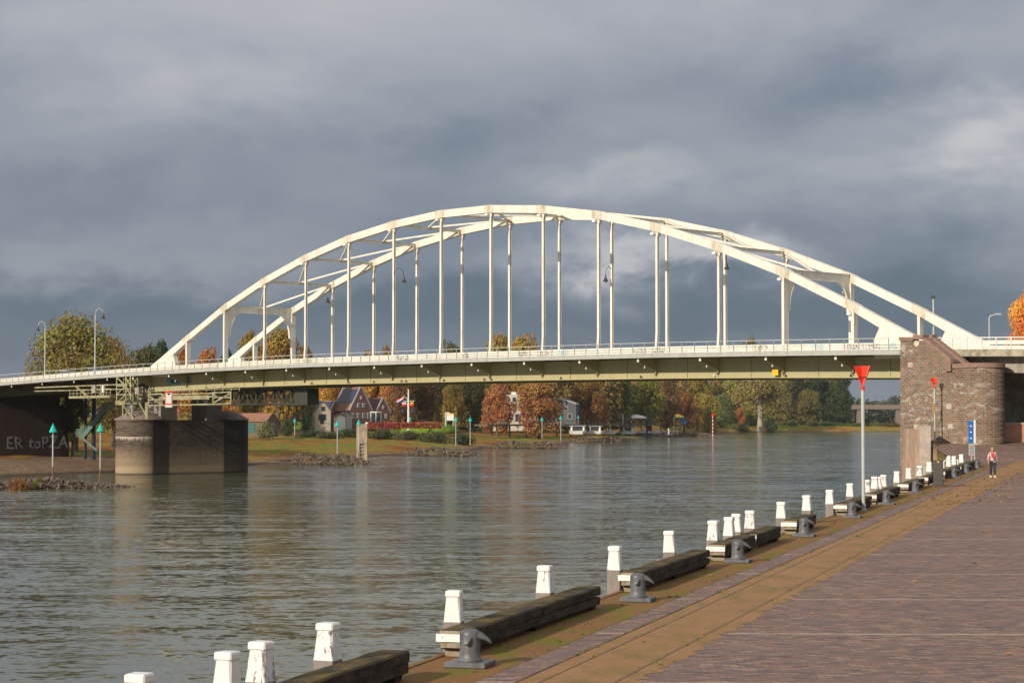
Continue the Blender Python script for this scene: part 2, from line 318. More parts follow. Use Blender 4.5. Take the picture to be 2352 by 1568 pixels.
def m_paint():
    m, nt, b = new_mat('post_wood'); tc = nt.nodes.new('ShaderNodeTexCoord'); o = tc.outputs['Object']
    oi = nt.nodes.new('ShaderNodeObjectInfo')
    sp = nt.nodes.new('ShaderNodeSeparateXYZ'); lnk(nt, o, sp.inputs[0])
    vm = nt.nodes.new('ShaderNodeVectorMath'); vm.operation = 'ADD'; lnk(nt, o, vm.inputs[0])
    cb = nt.nodes.new('ShaderNodeCombineXYZ'); rr = node_math(nt, 'MULTIPLY', oi.outputs['Random'], 40.); lnk(nt, rr, cb.inputs[0]); lnk(nt, rr, cb.inputs[2]); lnk(nt, cb.outputs[0], vm.inputs[1])
    v = vm.outputs[0]
    raw = node_mix(nt, node_noise(nt, node_map(nt, v, (30, 30, 3)), 1, 5, .7), (.13, .10, .085), (.34, .29, .25))
    white = node_mix(nt, node_noise(nt, v, 5, 5), (.66, .65, .62), (.82, .81, .78))
    amt = node_range(nt, oi.outputs['Random'], 0, 1, .60, .70)
    peel = node_math(nt, 'GREATER_THAN', node_noise(nt, node_map(nt, v, (14, 14, 4)), 1, 6, .75), node_range(nt, oi.outputs['Random'], 0, 1, .545, .68))
    low = node_math(nt, 'LESS_THAN', sp.outputs[2], .46)
    f = node_math(nt, 'MAXIMUM', node_math(nt, 'MULTIPLY', peel, node_math(nt, 'LESS_THAN', sp.outputs[2], .90)), low)
    lnk(nt, node_mix(nt, f, white, raw), b.inputs['Base Color']); b.inputs['Roughness'].default_value = .6
    bp = nt.nodes.new('ShaderNodeBump'); bp.inputs['Distance'].default_value = .006; lnk(nt, node_noise(nt, node_map(nt, v, (25, 25, 4)), 1, 5), bp.inputs['Height']); lnk(nt, bp.outputs[0], b.inputs['Normal'])
    return m

M_water = m_water(); M_pave = m_paving(); M_leaf = m_leaf(); M_bank = m_bank(); M_post = m_paint()
M_moss = m_strip('mossy_kerb', (.235, .125, .050), (.17, .15, .022), .50, .60, False)
M_track = m_strip('track_bed', (.34, .195, .095), (.25, .17, .065), .48, .62)
M_arch = m_steel('cream_steel', (.80, .765, .68), (.40, .36, .26), .50)
M_plate = m_steel('node_plate_steel', (.66, .61, .50), (.26, .23, .14), .8)
M_khaki = m_steel('khaki_steel', (.45, .41, .235), (.25, .21, .12), .3)
M_fascia = m_steel('grey_fascia', (.44, .44, .42), (.24, .23, .2), .5)
M_under = m_steel('shaded_steel', (.055, .055, .045), (.05, .045, .04), .4)  # steel under the deck, its shade put into the colour
M_abut = m_brickwall('abutment_brick', [(.105, .09, .075), (.20, .115, .08), (.18, .135, .095), (.27, .145, .095), (.14, .125, .105), (.26, .19, .13)], .42, .185, .028, .9, (.708, -.706))
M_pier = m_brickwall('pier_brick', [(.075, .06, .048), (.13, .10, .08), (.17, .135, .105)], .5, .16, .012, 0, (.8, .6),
    low=[(1.8, 3.8, (.34, .26, .17), .72, 3.4), (.9, 1.3, (.46, .35, .22), .6, .6), (.1, .3, (.05, .045, .035), .8, .1)], shade_bands=[(-1.5, 1.1), (9.9, 18)])
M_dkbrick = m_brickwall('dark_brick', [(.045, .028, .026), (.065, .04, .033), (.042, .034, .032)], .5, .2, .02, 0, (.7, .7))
M_conc = mat('concrete', (.34, .31, .27), .9, .2, .8, .01, 6, col2=(.22, .19, .16), c2scale=.9)
M_pink = mat('w_pinkstone', (.40, .27, .20), .85, .22, 1.4, .012, 5, col2=(.30, .23, .175), c2scale=1.0, stretch=(2, 2, .35))
M_stone = mat('w_palestone', (.44, .37, .31), .85, .18, 2.2, .01, 5)
M_cope = mat('w_coping', (.26, .165, .125), .85, .2, 2.2, .01, 5)
def m_timber():
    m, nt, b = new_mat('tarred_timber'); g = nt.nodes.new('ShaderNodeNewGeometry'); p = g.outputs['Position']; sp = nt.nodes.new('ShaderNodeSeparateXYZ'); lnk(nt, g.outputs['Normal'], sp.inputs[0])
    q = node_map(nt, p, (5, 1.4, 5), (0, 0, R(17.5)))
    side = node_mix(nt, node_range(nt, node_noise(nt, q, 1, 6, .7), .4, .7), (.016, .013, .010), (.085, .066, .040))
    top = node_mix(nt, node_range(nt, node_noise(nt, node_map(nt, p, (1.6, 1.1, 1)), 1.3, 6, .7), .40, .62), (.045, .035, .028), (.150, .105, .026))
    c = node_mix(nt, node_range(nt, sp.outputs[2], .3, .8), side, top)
    c = node_mix(nt, 1.0, c, node_mix(nt, node_noise(nt, p, 22, 4, .7), (.6, .6, .6), (1.4, 1.4, 1.4)), 'MULTIPLY')
    lnk(nt, c, b.inputs['Base Color']); b.inputs['Roughness'].default_value = .85; b.inputs['Specular IOR Level'].default_value = .25
    bp = nt.nodes.new('ShaderNodeBump'); bp.inputs['Distance'].default_value = .015; lnk(nt, node_noise(nt, q, 4, 5, .7), bp.inputs['Height']); lnk(nt, bp.outputs[0], b.inputs['Normal'])
    return m
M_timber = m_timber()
M_rawt = mat('raw_timber', (.30, .25, .19), .85, .25, 9, .008, 12, col2=(.22, .17, .07), c2scale=3)
M_white = mat('white_paint', (.80, .79, .76), .5, .05, 4)
M_grey = mat('bollard_grey', (.135, .135, .145), .45, .2, 5, .004, 16, col2=(.08, .08, .08), c2scale=4)
M_red = mat('signal_red', (.80, .035, .01), .4, .05, 2)
M_green = mat('signal_green', (.0, .50, .40), .4, .05, 2)
M_pole = mat('galvanised', (.44, .47, .45), .4, .08, 2, metal=.0)
M_rust = mat('rusty_pole', (.20, .10, .05), .8, .3, 3)
M_black = mat('black_metal', (.03, .03, .035), .45, .1, 3)
M_dkgrey = mat('dark_grey_box', (.065, .06, .055), .5, .1, 3)
M_yellow = mat('sign_yellow', (.85, .52, .02), .4, .05, 3)
M_blue = mat('sign_blue', (.01, .15, .52), .4, .05, 3)
M_rock = mat('w_rock', (.085, .06, .045), .9, .45, .9, .03, 3, col2=(.19, .145, .11), c2scale=1.3)
M_bark = mat('bark', (.12, .09, .065), .9, .3, 2, .03, 5)
M_palebark = mat('pale_bark', (.38, .32, .26), .9, .25, 1, .03, 4)
M_glass = mat('dark_glass', (.05, .06, .07), .12, .1, 2)
M_roofgrey = mat('roof_grey', (.19, .16, .155), .8, .2, 2)
M_rooftile = mat('roof_tile', (.26, .125, .08), .8, .2, 2, .02, 9)
M_roofdark = mat('roof_dark', (.14, .065, .055), .8, .2, 2)
M_solar = mat('solar_panel', (.035, .035, .07), .25, .1, 2)
M_hbrick = mat('house_brick', (.21, .105, .085), .9, .15, 6, .0)
M_cream = mat('cream_wall', (.56, .50, .38), .8, .06, 2)
M_ltgrey = mat('light_grey_wall', (.42, .42, .43), .8, .06, 2)
M_wingreen = mat('green_steel', (.13, .24, .21), .5, .1, 3)
M_dkblue = mat('dark_blue_steel', (.012, .018, .055), .5, .1, 3)
M_skin = mat('skin', (.55, .30, .22), .5, .03, 5)
M_plaid = mat('plaid_shirt', (.55, .10, .10), .8, .5, 14, col2=(.65, .55, .52), c2scale=9, c2lo=.45, c2hi=.52)
M_trouser = mat('black_trousers', (.03, .03, .035), .8, .2, 9)
M_hair = mat('blond_hair', (.35, .22, .09), .7, .2, 20)
M_hedge = mat('red_hedge', (.26, .055, .03), .9, .3, 2)
M_carred = mat('car_red', (.5, .02, .015), .3, .05, 2)
M_tyre = mat('tyre', (.02, .02, .02), .8, .1, 3)
M_flagred = mat('flag_red', (.6, .03, .03), .8, .05, 3); M_flagwhite = mat('flag_white', (.75, .75, .75), .8, .05, 3); M_flagblue = mat('flag_blue', (.03, .05, .30), .8, .05, 3)
M_flagyel = mat('flag_yellow', (.7, .45, .03), .8, .05, 3)
M_graf = mat('graffiti_grey', (.24, .24, .26), .8, .1, 3); M_grafb = mat('graffiti_blue', (.01, .28, .42), .7, .3, 3); M_grafp = mat('graffiti_purple', (.05, .03, .12), .7, .3, 3); M_grafd = mat('graffiti_thin', (.25, .25, .24), .8, .1, 3)
M_grafs = mat('graffiti_sky', (.30, .58, .68), .8, .1, 3)
M_sand = mat('w_terrace', (.35, .28, .2), .9, .2, 1)

# ------------------------------------------------------------ mesh helpers
class MB:
    def __init__(s): s.v = []; s.f = []
    def add(s, vs, fs):
        k = len(s.v); s.v += [tuple(v) for v in vs]; s.f += [tuple(i + k for i in f) for f in fs]; return s
    def box(s, c, size, rot=None):
        x, y, z = [q / 2 for q in size]; c = Vector(c)
        vs = [Vector((a, b, d)) for d in (-z, z) for a, b in ((-x, -y), (x, -y), (x, y), (-x, y))]
        if rot is not None:
            Mx = rot if isinstance(rot, Matrix) else Matrix.Rotation(rot, 3, 'Z')
            vs = [Mx @ v for v in vs]
        return s.add([v + c for v in vs], [(3, 2, 1, 0), (4, 5, 6, 7), (0, 1, 5, 4), (1, 2, 6, 5), (2, 3, 7, 6), (3, 0, 4, 7)])
    def hexa(s, b, t): # two quads of 4 points
        return s.add(list(b) + list(t), [(3, 2, 1, 0), (4, 5, 6, 7), (0, 1, 5, 4), (1, 2, 6, 5), (2, 3, 7, 6), (3, 0, 4, 7)])
    def bar(s, p, q, w, h, up=(0, 0, 1)):
        p = Vector(p); q = Vector(q); d = (q - p).normalized(); up = Vector(up)
        if abs(d.dot(up)) > .99: up = Vector((0, 1, 0)) if abs(d.y) < .9 else Vector((1, 0, 0))
        a = d.cross(up).normalized() * w / 2; b = a.cross(d).normalized() * h / 2
        return s.hexa([p - a - b, p + a - b, p + a + b, p - a + b], [q - a - b, q + a - b, q + a + b, q - a + b])
    def tube(s, p, q, r, r2=None, n=8, cap=True):
        p = Vector(p); q = Vector(q); r2 = r if r2 is None else r2
        d = (q - p).normalized(); u = d.orthogonal().normalized(); w = d.cross(u)
        vs = [p + (u * math.cos(2 * math.pi * i / n) + w * math.sin(2 * math.pi * i / n)) * r for i in range(n)] + \
             [q + (u * math.cos(2 * math.pi * i / n) + w * math.sin(2 * math.pi * i / n)) * r2 for i in range(n)]
        fs = [(i, (i + 1) % n, n + (i + 1) % n, n + i) for i in range(n)]
        if cap: fs += [tuple(range(n))[::-1], tuple(range(n, 2 * n))]
        return s.add(vs, fs)
    def path(s, pts, rs, n=8):
        for i in range(len(pts) - 1):
            s.tube(pts[i], pts[i + 1], rs[i] if isinstance(rs, (list, tuple)) else rs, rs[i + 1] if isinstance(rs, (list, tuple)) else rs, n)
        return s
    def lathe(s, c, prof, n=16):
        c = Vector(c); k = len(prof); vs = []
        for r, z in prof:
            for i in range(n):
                a = 2 * math.pi * i / n; vs.append(c + Vector((r * math.cos(a), r * math.sin(a), z)))
        fs = [(j * n + i, j * n + (i + 1) % n, (j + 1) * n + (i + 1) % n, (j + 1) * n + i) for j in range(k - 1) for i in range(n)]
        fs += [tuple(range(n))[::-1], tuple((k - 1) * n + i for i in range(n))]
        return s.add(vs, fs)
    def prism(s, pts, d):  # planar polygon pushed along d
        n = len(pts); d = Vector(d); pts = [Vector(p) for p in pts]
        return s.add(pts + [p + d for p in pts], [tuple(range(n)), tuple(range(n, 2 * n))[::-1]] + [(i, n + i, n + (i + 1) % n, (i + 1) % n) for i in range(n)])
    def build(s, name, m, parent=None, smooth=False, origin=None, bevel=0):
        me = bpy.data.meshes.new(name); o = origin
        vs = s.v if o is None else [(v[0] - o[0], v[1] - o[1], v[2] - o[2]) for v in s.v]
        me.from_pydata(vs, [], s.f)
        bm = bmesh.new(); bm.from_mesh(me); bmesh.ops.recalc_face_normals(bm, faces=bm.faces)
        if bevel: bmesh.ops.bevel(bm, geom=list(bm.edges), offset=bevel, segments=1, affect='EDGES', clamp_overlap=True)
        bm.to_mesh(me); bm.free()
        ob = bpy.data.objects.new(name, me); COL.objects.link(ob); me.materials.append(m)
        if o is not None: ob.location = o
        if smooth: 
            for p in me.polygons: p.use_smooth = True
        if parent is not None: put(ob, parent)
        return ob
def put(o, parent):       # parts of a thing are modelled either round its base (local) or at their place in the world
    o.parent = parent
    if parent.type == 'EMPTY' and parent.name not in LOCAL:
        o.matrix_parent_inverse = Matrix.Translation(-Vector(parent.location))
LOCAL = set()
def tag(o, label, cat, group=None, kind=None):
    if label: o['label'] = label
    if cat: o['category'] = cat
    if group: o['group'] = group
    if kind: o['kind'] = kind
    return o
def thing(name, label, cat, loc=(0, 0, 0), group=None):
    o = bpy.data.objects.new(name, None); COL.objects.link(o); o.location = loc; o.empty_display_size = .3
    return tag(o, label, cat, group)
def struct(o): o['kind'] = 'structure'; return o
def local_thing(name, label, cat, loc, rz=0, group=None):
    o = thing(name, label, cat, loc, group); LOCAL.add(o.name); o.rotation_euler = (0, 0, rz); return o
def dup(root, loc, rz=None, label=None, scale=None):
    r = root.copy(); COL.objects.link(r); r.location = loc
    if rz is not None: r.rotation_euler = (0, 0, rz)
    if scale: r.scale = (scale,) * 3
    if label: r['label'] = label
    for ch in list(root.children):
        c = ch.copy(); COL.objects.link(c); c.parent = r
        for g in list(ch.children):
            d = g.copy(); COL.objects.link(d); d.parent = c
    return r
up_ = Vector((0, 0, 1))
ORD = ['first', 'second', 'third', 'fourth', 'fifth', 'sixth', 'seventh', 'eighth', 'ninth', 'tenth', 'eleventh', 'twelfth', 'thirteenth', 'fourteenth', 'fifteenth',
       'sixteenth', 'seventeenth', 'eighteenth', 'nineteenth', 'twentieth', 'twenty-first', 'twenty-second', 'twenty-third', 'twenty-fourth', 'twenty-fifth', 'twenty-sixth']

# ------------------------------------------------------------ land and water
SH = [(-330, 120), (-190, 190), (-65, 252), (-47, 285), (-42, 317), (-27, 373), (-17, 430), (-8, 479), (2.7, 523), (16, 597), (40, 695), (64, 832), (86, 923), (110, 1020), (150, 1056), (209, 1069), (330, 1075), (900, 1060), (3000, 1000)]
GRO = [((-60, 203), (-42.5, 215), 1.0), ((-34, 322), (-21.8, 312), 1.45), ((-20, 395), (-6, 378), 1.5), ((-4, 492), (13.5, 479), 1.6), ((20, 600), (40.5, 640), 1.4), ((62, 800), (81, 778), 1.6)]
def segdist(X, Y, a, b):
    ax, ay = a; bx, by = b; dx, dy = bx - ax, by - ay
    t = np.clip(((X - ax) * dx + (Y - ay) * dy) / (dx * dx + dy * dy), 0, 1)
    return np.hypot(X - ax - t * dx, Y - ay - t * dy)
def land(X, Y):
    X = np.asarray(X, float); Y = np.asarray(Y, float)
    D = np.full(X.shape, 1e9)
    for a, b in zip(SH[:-1], SH[1:]): D = np.minimum(D, segdist(X, Y, a, b))
    xs = [p[0] for p in SH]; ys = [p[1] for p in SH]
    ysh = np.interp(X, xs, ys); inside = Y > ysh
    d = np.where(inside, D, -D)
    wob = 2.2 * np.sin(Y * .045 + 1) + 1.4 * np.sin(Y * .11 + X * .05) + .8 * np.sin(X * .23 + Y * .02)
    d = d + wob * np.clip((Y - 240) / 100, 0, 1)
    z1 = np.interp(d, [-30, -6, 0, 3, 12, 45, 120, 240, 300], [-3, -.8, 0, .42, 1.25, 2.4, 2.5, 2.7, 3.0])
    # dyke with the houses, and the higher right-hand bank
    dy = np.clip((Y - 545) / 45, 0, 1) * np.clip((190 - X) / 60, 0, 1) * np.clip((d - 55) / 50, 0, 1)
    dy = dy * np.where(Y > 900, .35, 1)
    z1 = z1 + 3.2 * dy * dy * (3 - 2 * dy)
    far = np.clip((X - 95) / 20, 0, 1) * (Y > 960)
    z2 = np.interp(d, [-30, -6, 0, 2, 8, 40], [-3, -.8, 0, 1.0, 2.8, 3.1])
    z = z1 * (1 - far) + z2 * far
    for a, b, h in GRO:
        L_ = math.hypot(b[0] - a[0], b[1] - a[1]); b = (b[0] - (b[0] - a[0]) * 3.5 / L_, b[1] - (b[1] - a[1]) * 3.5 / L_); g = segdist(X, Y, a, b); z = np.maximum(z, np.interp(g, [0, 1.0, 2.6, 7], [h * .6, h * .4, -.25, -2]))
        # low tongue joining the tip to the bank
        q = (a[0] - 14, a[1] + 10); g = segdist(X, Y, a, q); z = np.maximum(z, np.interp(g, [0, 2, 4, 8], [.35, .2, -.15, -2]))
    z = z + np.where(z > .3, .10 * np.sin(X * .9 + Y * .3) * np.sin(Y * .21) + .12 * np.sin(X * .31 - Y * .13), 0)
    return z
def lz(x, y): return float(land(np.array([x]), np.array([y]))[0])
def grid_mesh(name, xs, ys, zf, m):
    X, Y = np.meshgrid(xs, ys); Z = zf(X, Y); nx, ny = len(xs), len(ys)
    co = np.stack([X, Y, Z], -1).reshape(-1, 3)
    i = np.arange(nx * ny).reshape(ny, nx)
    f = np.stack([i[:-1, :-1], i[:-1, 1:], i[1:, 1:], i[1:, :-1]], -1).reshape(-1, 4)
    me = bpy.data.meshes.new(name); me.from_pydata(co.tolist(), [], f.tolist()); me.materials.append(m)
    for p in me.polygons: p.use_smooth = True
    o = bpy.data.objects.new(name, me); COL.objects.link(o); return o
xs = np.concatenate([[-6000, -3000, -1500, -800, -500, -350, -260], np.arange(-220, 130, 1.6), np.arange(130, 260, 5), np.arange(260, 700, 20), [800, 1200, 2000, 3500, 6000]])
ys = np.concatenate([[-200, -50, 60, 120, 160], np.arange(185, 660, 2.0), np.arange(660, 1120, 4), np.arange(1120, 1600, 30), [1800, 2500, 4000, 8000, 12000]])
struct(grid_mesh('riverbank_ground', xs, ys, land, M_bank))
b = MB(); b.add([(-6000, -400, 0), (6000, -400, 0), (6000, 3000, 0), (-6000, 3000, 0)], [(0, 1, 2, 3)])
struct(b.build('river_water', M_water))

# quay: pavement, mossy kerb strip, track strip, wall down to the water
def qsheet(name, a0, a1, t0, t1, h, m, jag=0):
    b = MB(); n = max(2, int((t1 - t0) / .23)) if jag else 2; rr = random.Random(4)
    L = [qp(a0 if not jag else a0 , t0 + (t1 - t0) * i / (n - 1), h) for i in range(n)]
    Rr = [qp(a1 + (rr.uniform(-jag, jag) if jag else 0), t0 + (t1 - t0) * i / (n - 1), h) for i in range(n)]
    b.add(L + Rr, [(i, n + i, n + i + 1, i + 1) for i in range(n - 1)]); return struct(b.build(name, m))
TE = 150
qsheet('quay_pavement', -11.0, 160, -60, TE + 70, 0, M_pave)
qsheet('moss_strip', -10.98, -9.52, -60, TE - 3, .004, M_moss, .02)
qsheet('track_strip', -8.92, -7.18, -60, TE + 30, .004, M_track, .13)
qsheet('track_gap', -8.945, -8.905, -60, TE + 20, .008, M_timber)
b = MB()
for a in (-8.59, -7.51): b.hexa([qp(a - .018, -60, .004), qp(a + .018, -60, .004), qp(a + .018, TE, .004), qp(a - .018, TE, .004)], [qp(a - .018, -60, .016), qp(a + .018, -60, .016), qp(a + .018, TE, .008), qp(a - .018, TE, .008)])
tag(b.build('track_rails', mat('rail_rust', (.22, .125, .07), .6, .3, 3)), 'pair of low rusty rails sunk in the tan strip of the quay', 'rails')
b = MB(); b.hexa([qp(-11.25, -60, -8), qp(-11.0, -60, -8), qp(-11.0, TE, -8), qp(-11.25, TE, -8)], [qp(-11.12, -60, .02), qp(-11.0, -60, .02), qp(-11.0, TE, .02), qp(-11.12, TE, .02)])
struct(b.build('quay_wall', M_moss))

# ------------------------------------------------------------ the arch bridge
NZ = [14.35, 17.99, 21.71, 24.69, 27.08, 28.91, 30.08, 30.74, 30.74, 30.11, 28.93, 27.09, 24.65, 21.70, 18.08, 14.45]
RT = [(-150, 7.6), (-90, 10.9), (-60, 12.45), (-40, 13.25), (-18, 13.92), (-1.8, 14.3), (17.3, 14.68), (36, 14.86), (65, 14.9), (90, 14.83), (103, 14.7), (118, 14.5), (132, 14.2), (170, 13.3)]
def rt(s): return float(np.interp(s, [p[0] for p in RT], [p[1] for p in RT]))
TW = 10.9; TN = -3.3; TF = TW + 3.3
bridge = thing('arch_bridge', 'cream steel tied-arch road bridge with khaki girders spanning the river', 'bridge', br(60, 0, 0))
def ribbon(name, m, t0, t1, zf0, zf1, s0, s1, parent, n=60, ss=None):
    b = MB(); S_ = ss or [s0 + (s1 - s0) * i / n for i in range(n + 1)]; n = len(S_) - 1
    vs = []
    for s in S_: vs += [br(s, t0, zf0(s)), br(s, t1, zf0(s)), br(s, t1, zf1(s)), br(s, t0, zf1(s))]
    fs = []
    for i in range(n):
        k = i * 4
        for j in range(4): fs.append((k + j, k + (j + 1) % 4, k + 4 + (j + 1) % 4, k + 4 + j))
    fs += [(0, 1, 2, 3), (4 * n + 3, 4 * n + 2, 4 * n + 1, 4 * n)]
    return b.add(vs, fs).build(name, m, parent)
CT = .78    # depth of the arch box
def arch_rib(t, parent):
    b = MB(); hw = .33; A = 4
    top = []; 
    for k in range(16): top.append((k * 8.0, NZ[k]))
    top[0] = (.2, 14.25); top[-1] = (119.8, 14.25)
    vs = []
    for i, (s, z) in enumerate(top):
        th = CT * 1.08 if 0 < i < 15 else 1.2
        for tt, zz in ((t - hw, z), (t + hw, z), (t + hw, z - th), (t - hw, z - th)): vs.append(br(s, tt, zz))
    fs = []
    for i in range(15):
        k = i * 4
        for j in range(4): fs.append((k + j, k + (j + 1) % 4, k + 4 + (j + 1) % 4, k + 4 + j))
    fs += [(0, 1, 2, 3), (63, 62, 61, 60)]
    b.add(vs, fs)
    rib = b.build('arch_rib', M_arch, parent)
    # splice plates at the nodes
    for k in range(1, 15):
        b = MB(); s, z = top[k]; d0 = (top[k][1] - top[k - 1][1]) / 8; d1 = (top[k + 1][1] - z) / 8
        for sgn, d in ((-1, d0), (1, d1)):
            s2 = s + sgn * .75; z2 = z + sgn * .75 * d
            for q in (-1, 1):
                tt = t + q * (hw + .012)
                b.hexa([br(s, tt - .012, z - CT * 1.1), br(s2, tt - .012, z2 - CT * 1.08), br(s2, tt - .012, z2 + .015), br(s, tt - .012, z + .015)],
                       [br(s, tt + .012, z - CT * 1.1), br(s2, tt + .012, z2 - CT * 1.08), br(s2, tt + .012, z2 + .015), br(s, tt + .012, z + .015)])
        b.build('splice_plate', M_plate, rib)
    b = MB()
    # gusset at the springing
    for e, sg in ((0, 1), (120, -1)):
        b = MB(); b.prism([br(e + sg * .2, t - .30, 12.8), br(e + sg * 5.6, t - .30, 12.8), br(e + sg * 5.6, t - .30, 14.6), br(e + sg * 5.0, t - .30, 15.75), br(e + sg * .2, t - .30, 14.0)], E2 * .6); b.build('springing_gusset', M_arch, rib)
    return rib
ribs = [arch_rib(0, bridge), arch_rib(TW, bridge)]
for t in (0, TW):
    for k in range(1, 15):
        b = MB(); z1 = NZ[k] - CT - .05; zb = rt(k * 8) - .9; wide = k in (1, 2, 13, 14)
        w, d = (.30, .62) if wide else (.27, .30)
        if wide: 
            b.hexa([br(k * 8 - w / 2, t - d / 2, zb), br(k * 8 + w / 2, t - d / 2, zb), br(k * 8 + w / 2, t + d / 2, zb), br(k * 8 - w / 2, t + d / 2, zb)],
                   [br(k * 8 - w / 2, t - d / 2, z1), br(k * 8 + w / 2, t - d / 2, z1), br(k * 8 + w / 2, t + d / 2, z1), br(k * 8 - w / 2, t + d / 2, z1)])
        else:
            off = -.16 if t == 0 else 0
            # rolled section: two flanges and a web
            for (z0, z2, o0, o1) in ((zb, zb + 2.1, off, 0), (zb + 2.1, z1, 0, 0)):
                for c, ww, dd in ((-.13, w, .035), (.13, w, .035), (0, .05, .22)):
                    lo = [(-ww / 2, c - dd / 2), (ww / 2, c - dd / 2), (ww / 2, c + dd / 2), (-ww / 2, c + dd / 2)]
                    b.hexa([br(k * 8 + p, t + q + o0, z0) for p, q in lo], [br(k * 8 + p, t + q + o1, z2) for p, q in lo])
            # head plate at the arch
            b.hexa([br(k * 8 - .2, t - .17, z1 - .5), br(k * 8 + .2, t - .17, z1 - .5), br(k * 8 + .2, t + .17, z1 - .5), br(k * 8 - .2, t + .17, z1 - .5)],
                   [br(k * 8 - .38, t - .22, z1 + .1), br(k * 8 + .38, t - .22, z1 + .1), br(k * 8 + .38, t + .22, z1 + .1), br(k * 8 - .38, t + .22, z1 + .1)])
        b.build('portal_post' if wide else 'hanger', M_arch, bridge)
# portals with curved knees
for k, sg in ((2, 1), (13, -1)):
    b = MB(); s = k * 8; zt = NZ[k] - .12; D = .80; pr = []
    pr = [br(s, .3, zt), br(s, TW - .3, zt), br(s, TW - .3, zt - 4.2)]
    for i in range(9):
        a = R(90 * i / 8); pr.append(br(s, TW - .62 - 1.9 * (1 - math.cos(a)), zt - 3.9 + 3.1 * math.sin(a)))
    for i in range(9):
        a = R(90 - 90 * i / 8); pr.append(br(s, .62 + 1.9 * (1 - math.cos(a)), zt - 3.9 + 3.1 * math.sin(a)))
    pr.append(br(s, .3, zt - 4.2))
    b.prism([p - E1 * .03 for p in pr], E1 * .06)
    # flanges and stiffeners
    b.hexa([br(s - .16, .3, zt), br(s + .16, .3, zt), br(s + .16, TW - .3, zt), br(s - .16, TW - .3, zt)], [br(s - .16, .3, zt + .05), br(s + .16, .3, zt + .05), br(s + .16, TW - .3, zt + .05), br(s - .16, TW - .3, zt + .05)])
    for i in range(3, len(pr) - 2):
        p, q = pr[i], pr[i + 1]; b.hexa([p - E1 * .15, p + E1 * .15, q + E1 * .15, q - E1 * .15], [v - Vector((0, 0, .05)) for v in (p - E1 * .15, p + E1 * .15, q + E1 * .15, q - E1 * .15)])
    for tt in (2.6, TW - 2.6): b.bar(br(s, tt, zt - .8), br(s, tt, zt), .30, .05, E1)
    for tt, t2 in ((.55, 1.5), (TW - .55, TW - 1.5)): b.bar(br(s, tt, zt - .1), br(s, t2, zt - 1.9), .24, .04, E1)
    b.build('portal_frame', M_arch, bridge)
# cross beams and K braces
for k in range(3, 13):
    b = MB(); s = k * 8; z = NZ[k] - .30
    b.bar(br(s, .3, z), br(s, TW - .3, z), .30, .04, (0, 0, 1)); b.bar(br(s, .3, z - .28), br(s, TW - .3, z - .28), .30, .04, (0, 0, 1)); b.bar(br(s, .3, z - .14), br(s, TW - .3, z - .14), .04, .26, (0, 0, 1))
    b.build('cross_beam', M_arch, bridge)
for k in list(range(2, 7)) + list(range(9, 14)):
    k2 = k + 1 if k < 7 else k - 1
    za = NZ[k] - .34; zb = NZ[k2] - .34
    for tt in (.3, TW - .3):
        b = MB(); b.bar(br(k * 8, TW / 2, za), br(k2 * 8, tt, zb), .22, .20); b.build('wind_brace', M_arch, bridge)
for (k, t0, k2, t1) in ((7, .3, 8, TW - .3), (7, TW - .3, 8, .3)):
    b = MB(); b.bar(br(k * 8, t0, NZ[k] - .34 - .1 * (t0 < 1)), br(k2 * 8, t1, NZ[k2] - .34 - .1 * (t0 < 1)), .22, .18); b.build('wind_brace', M_arch, bridge)
# floodlights under the near nodes, facing us
for k in range(1, 15):
    b = MB(); p = br(k * 8 - .25, -.42, NZ[k] - CT - .28)
    b.box(p, (.42, .30, .22), R(-45)); b.bar(p + Vector((0, 0, .1)), p + Vector((.1, .15, .45)), .05, .05)
    b.build('floodlight', M_white, bridge)
# main girders, deck, fascia
gb = lambda s: rt(s) - 3.42 if -1.5 < s < 121.5 else rt(s) - 3.0
for t in (0, TW):
    b = MB(); 
    ribbon('main_girder', M_khaki, t - .03, t + .03, gb, lambda s: rt(s) - 1.5, -.5, 120.5, bridge)
    ribbon('girder_flange', M_khaki, t - .32, t + .32, lambda s: gb(s) - .07, gb, -.5, 120.5, bridge)
b = MB()
for k in range(0, 15):
    for ds in (8 * k + 3.9, ): b.bar(br(ds, -.08, gb(ds)), br(ds, -.08, rt(ds) - 1.5), .05, .14, E1)
b.build('stiffeners', M_khaki, bridge)
ribbon('deck_slab', M_fascia, TN + .1, TF - .1, lambda s: rt(s) - 1.38, lambda s: rt(s) - 1.1, -100, 120.5, bridge, 90)
for t in (TN, TF): ribbon('fascia', M_fascia, t - .1, t + .1, lambda s: rt(s) - 1.47, lambda s: rt(s) - 1.0, -100, 119.6 if t < 0 else 121, bridge, 90)
b = MB()
for k in range(-11, 16):
    for q in range(3):
        s = 8 * k + q * 8 / 3
        if s < 118: b.bar(br(s, .2, rt(s) - 1.6), br(s, TW - .2, rt(s) - 1.6), .25, .45)
b.build('floor_beams', M_under, bridge)
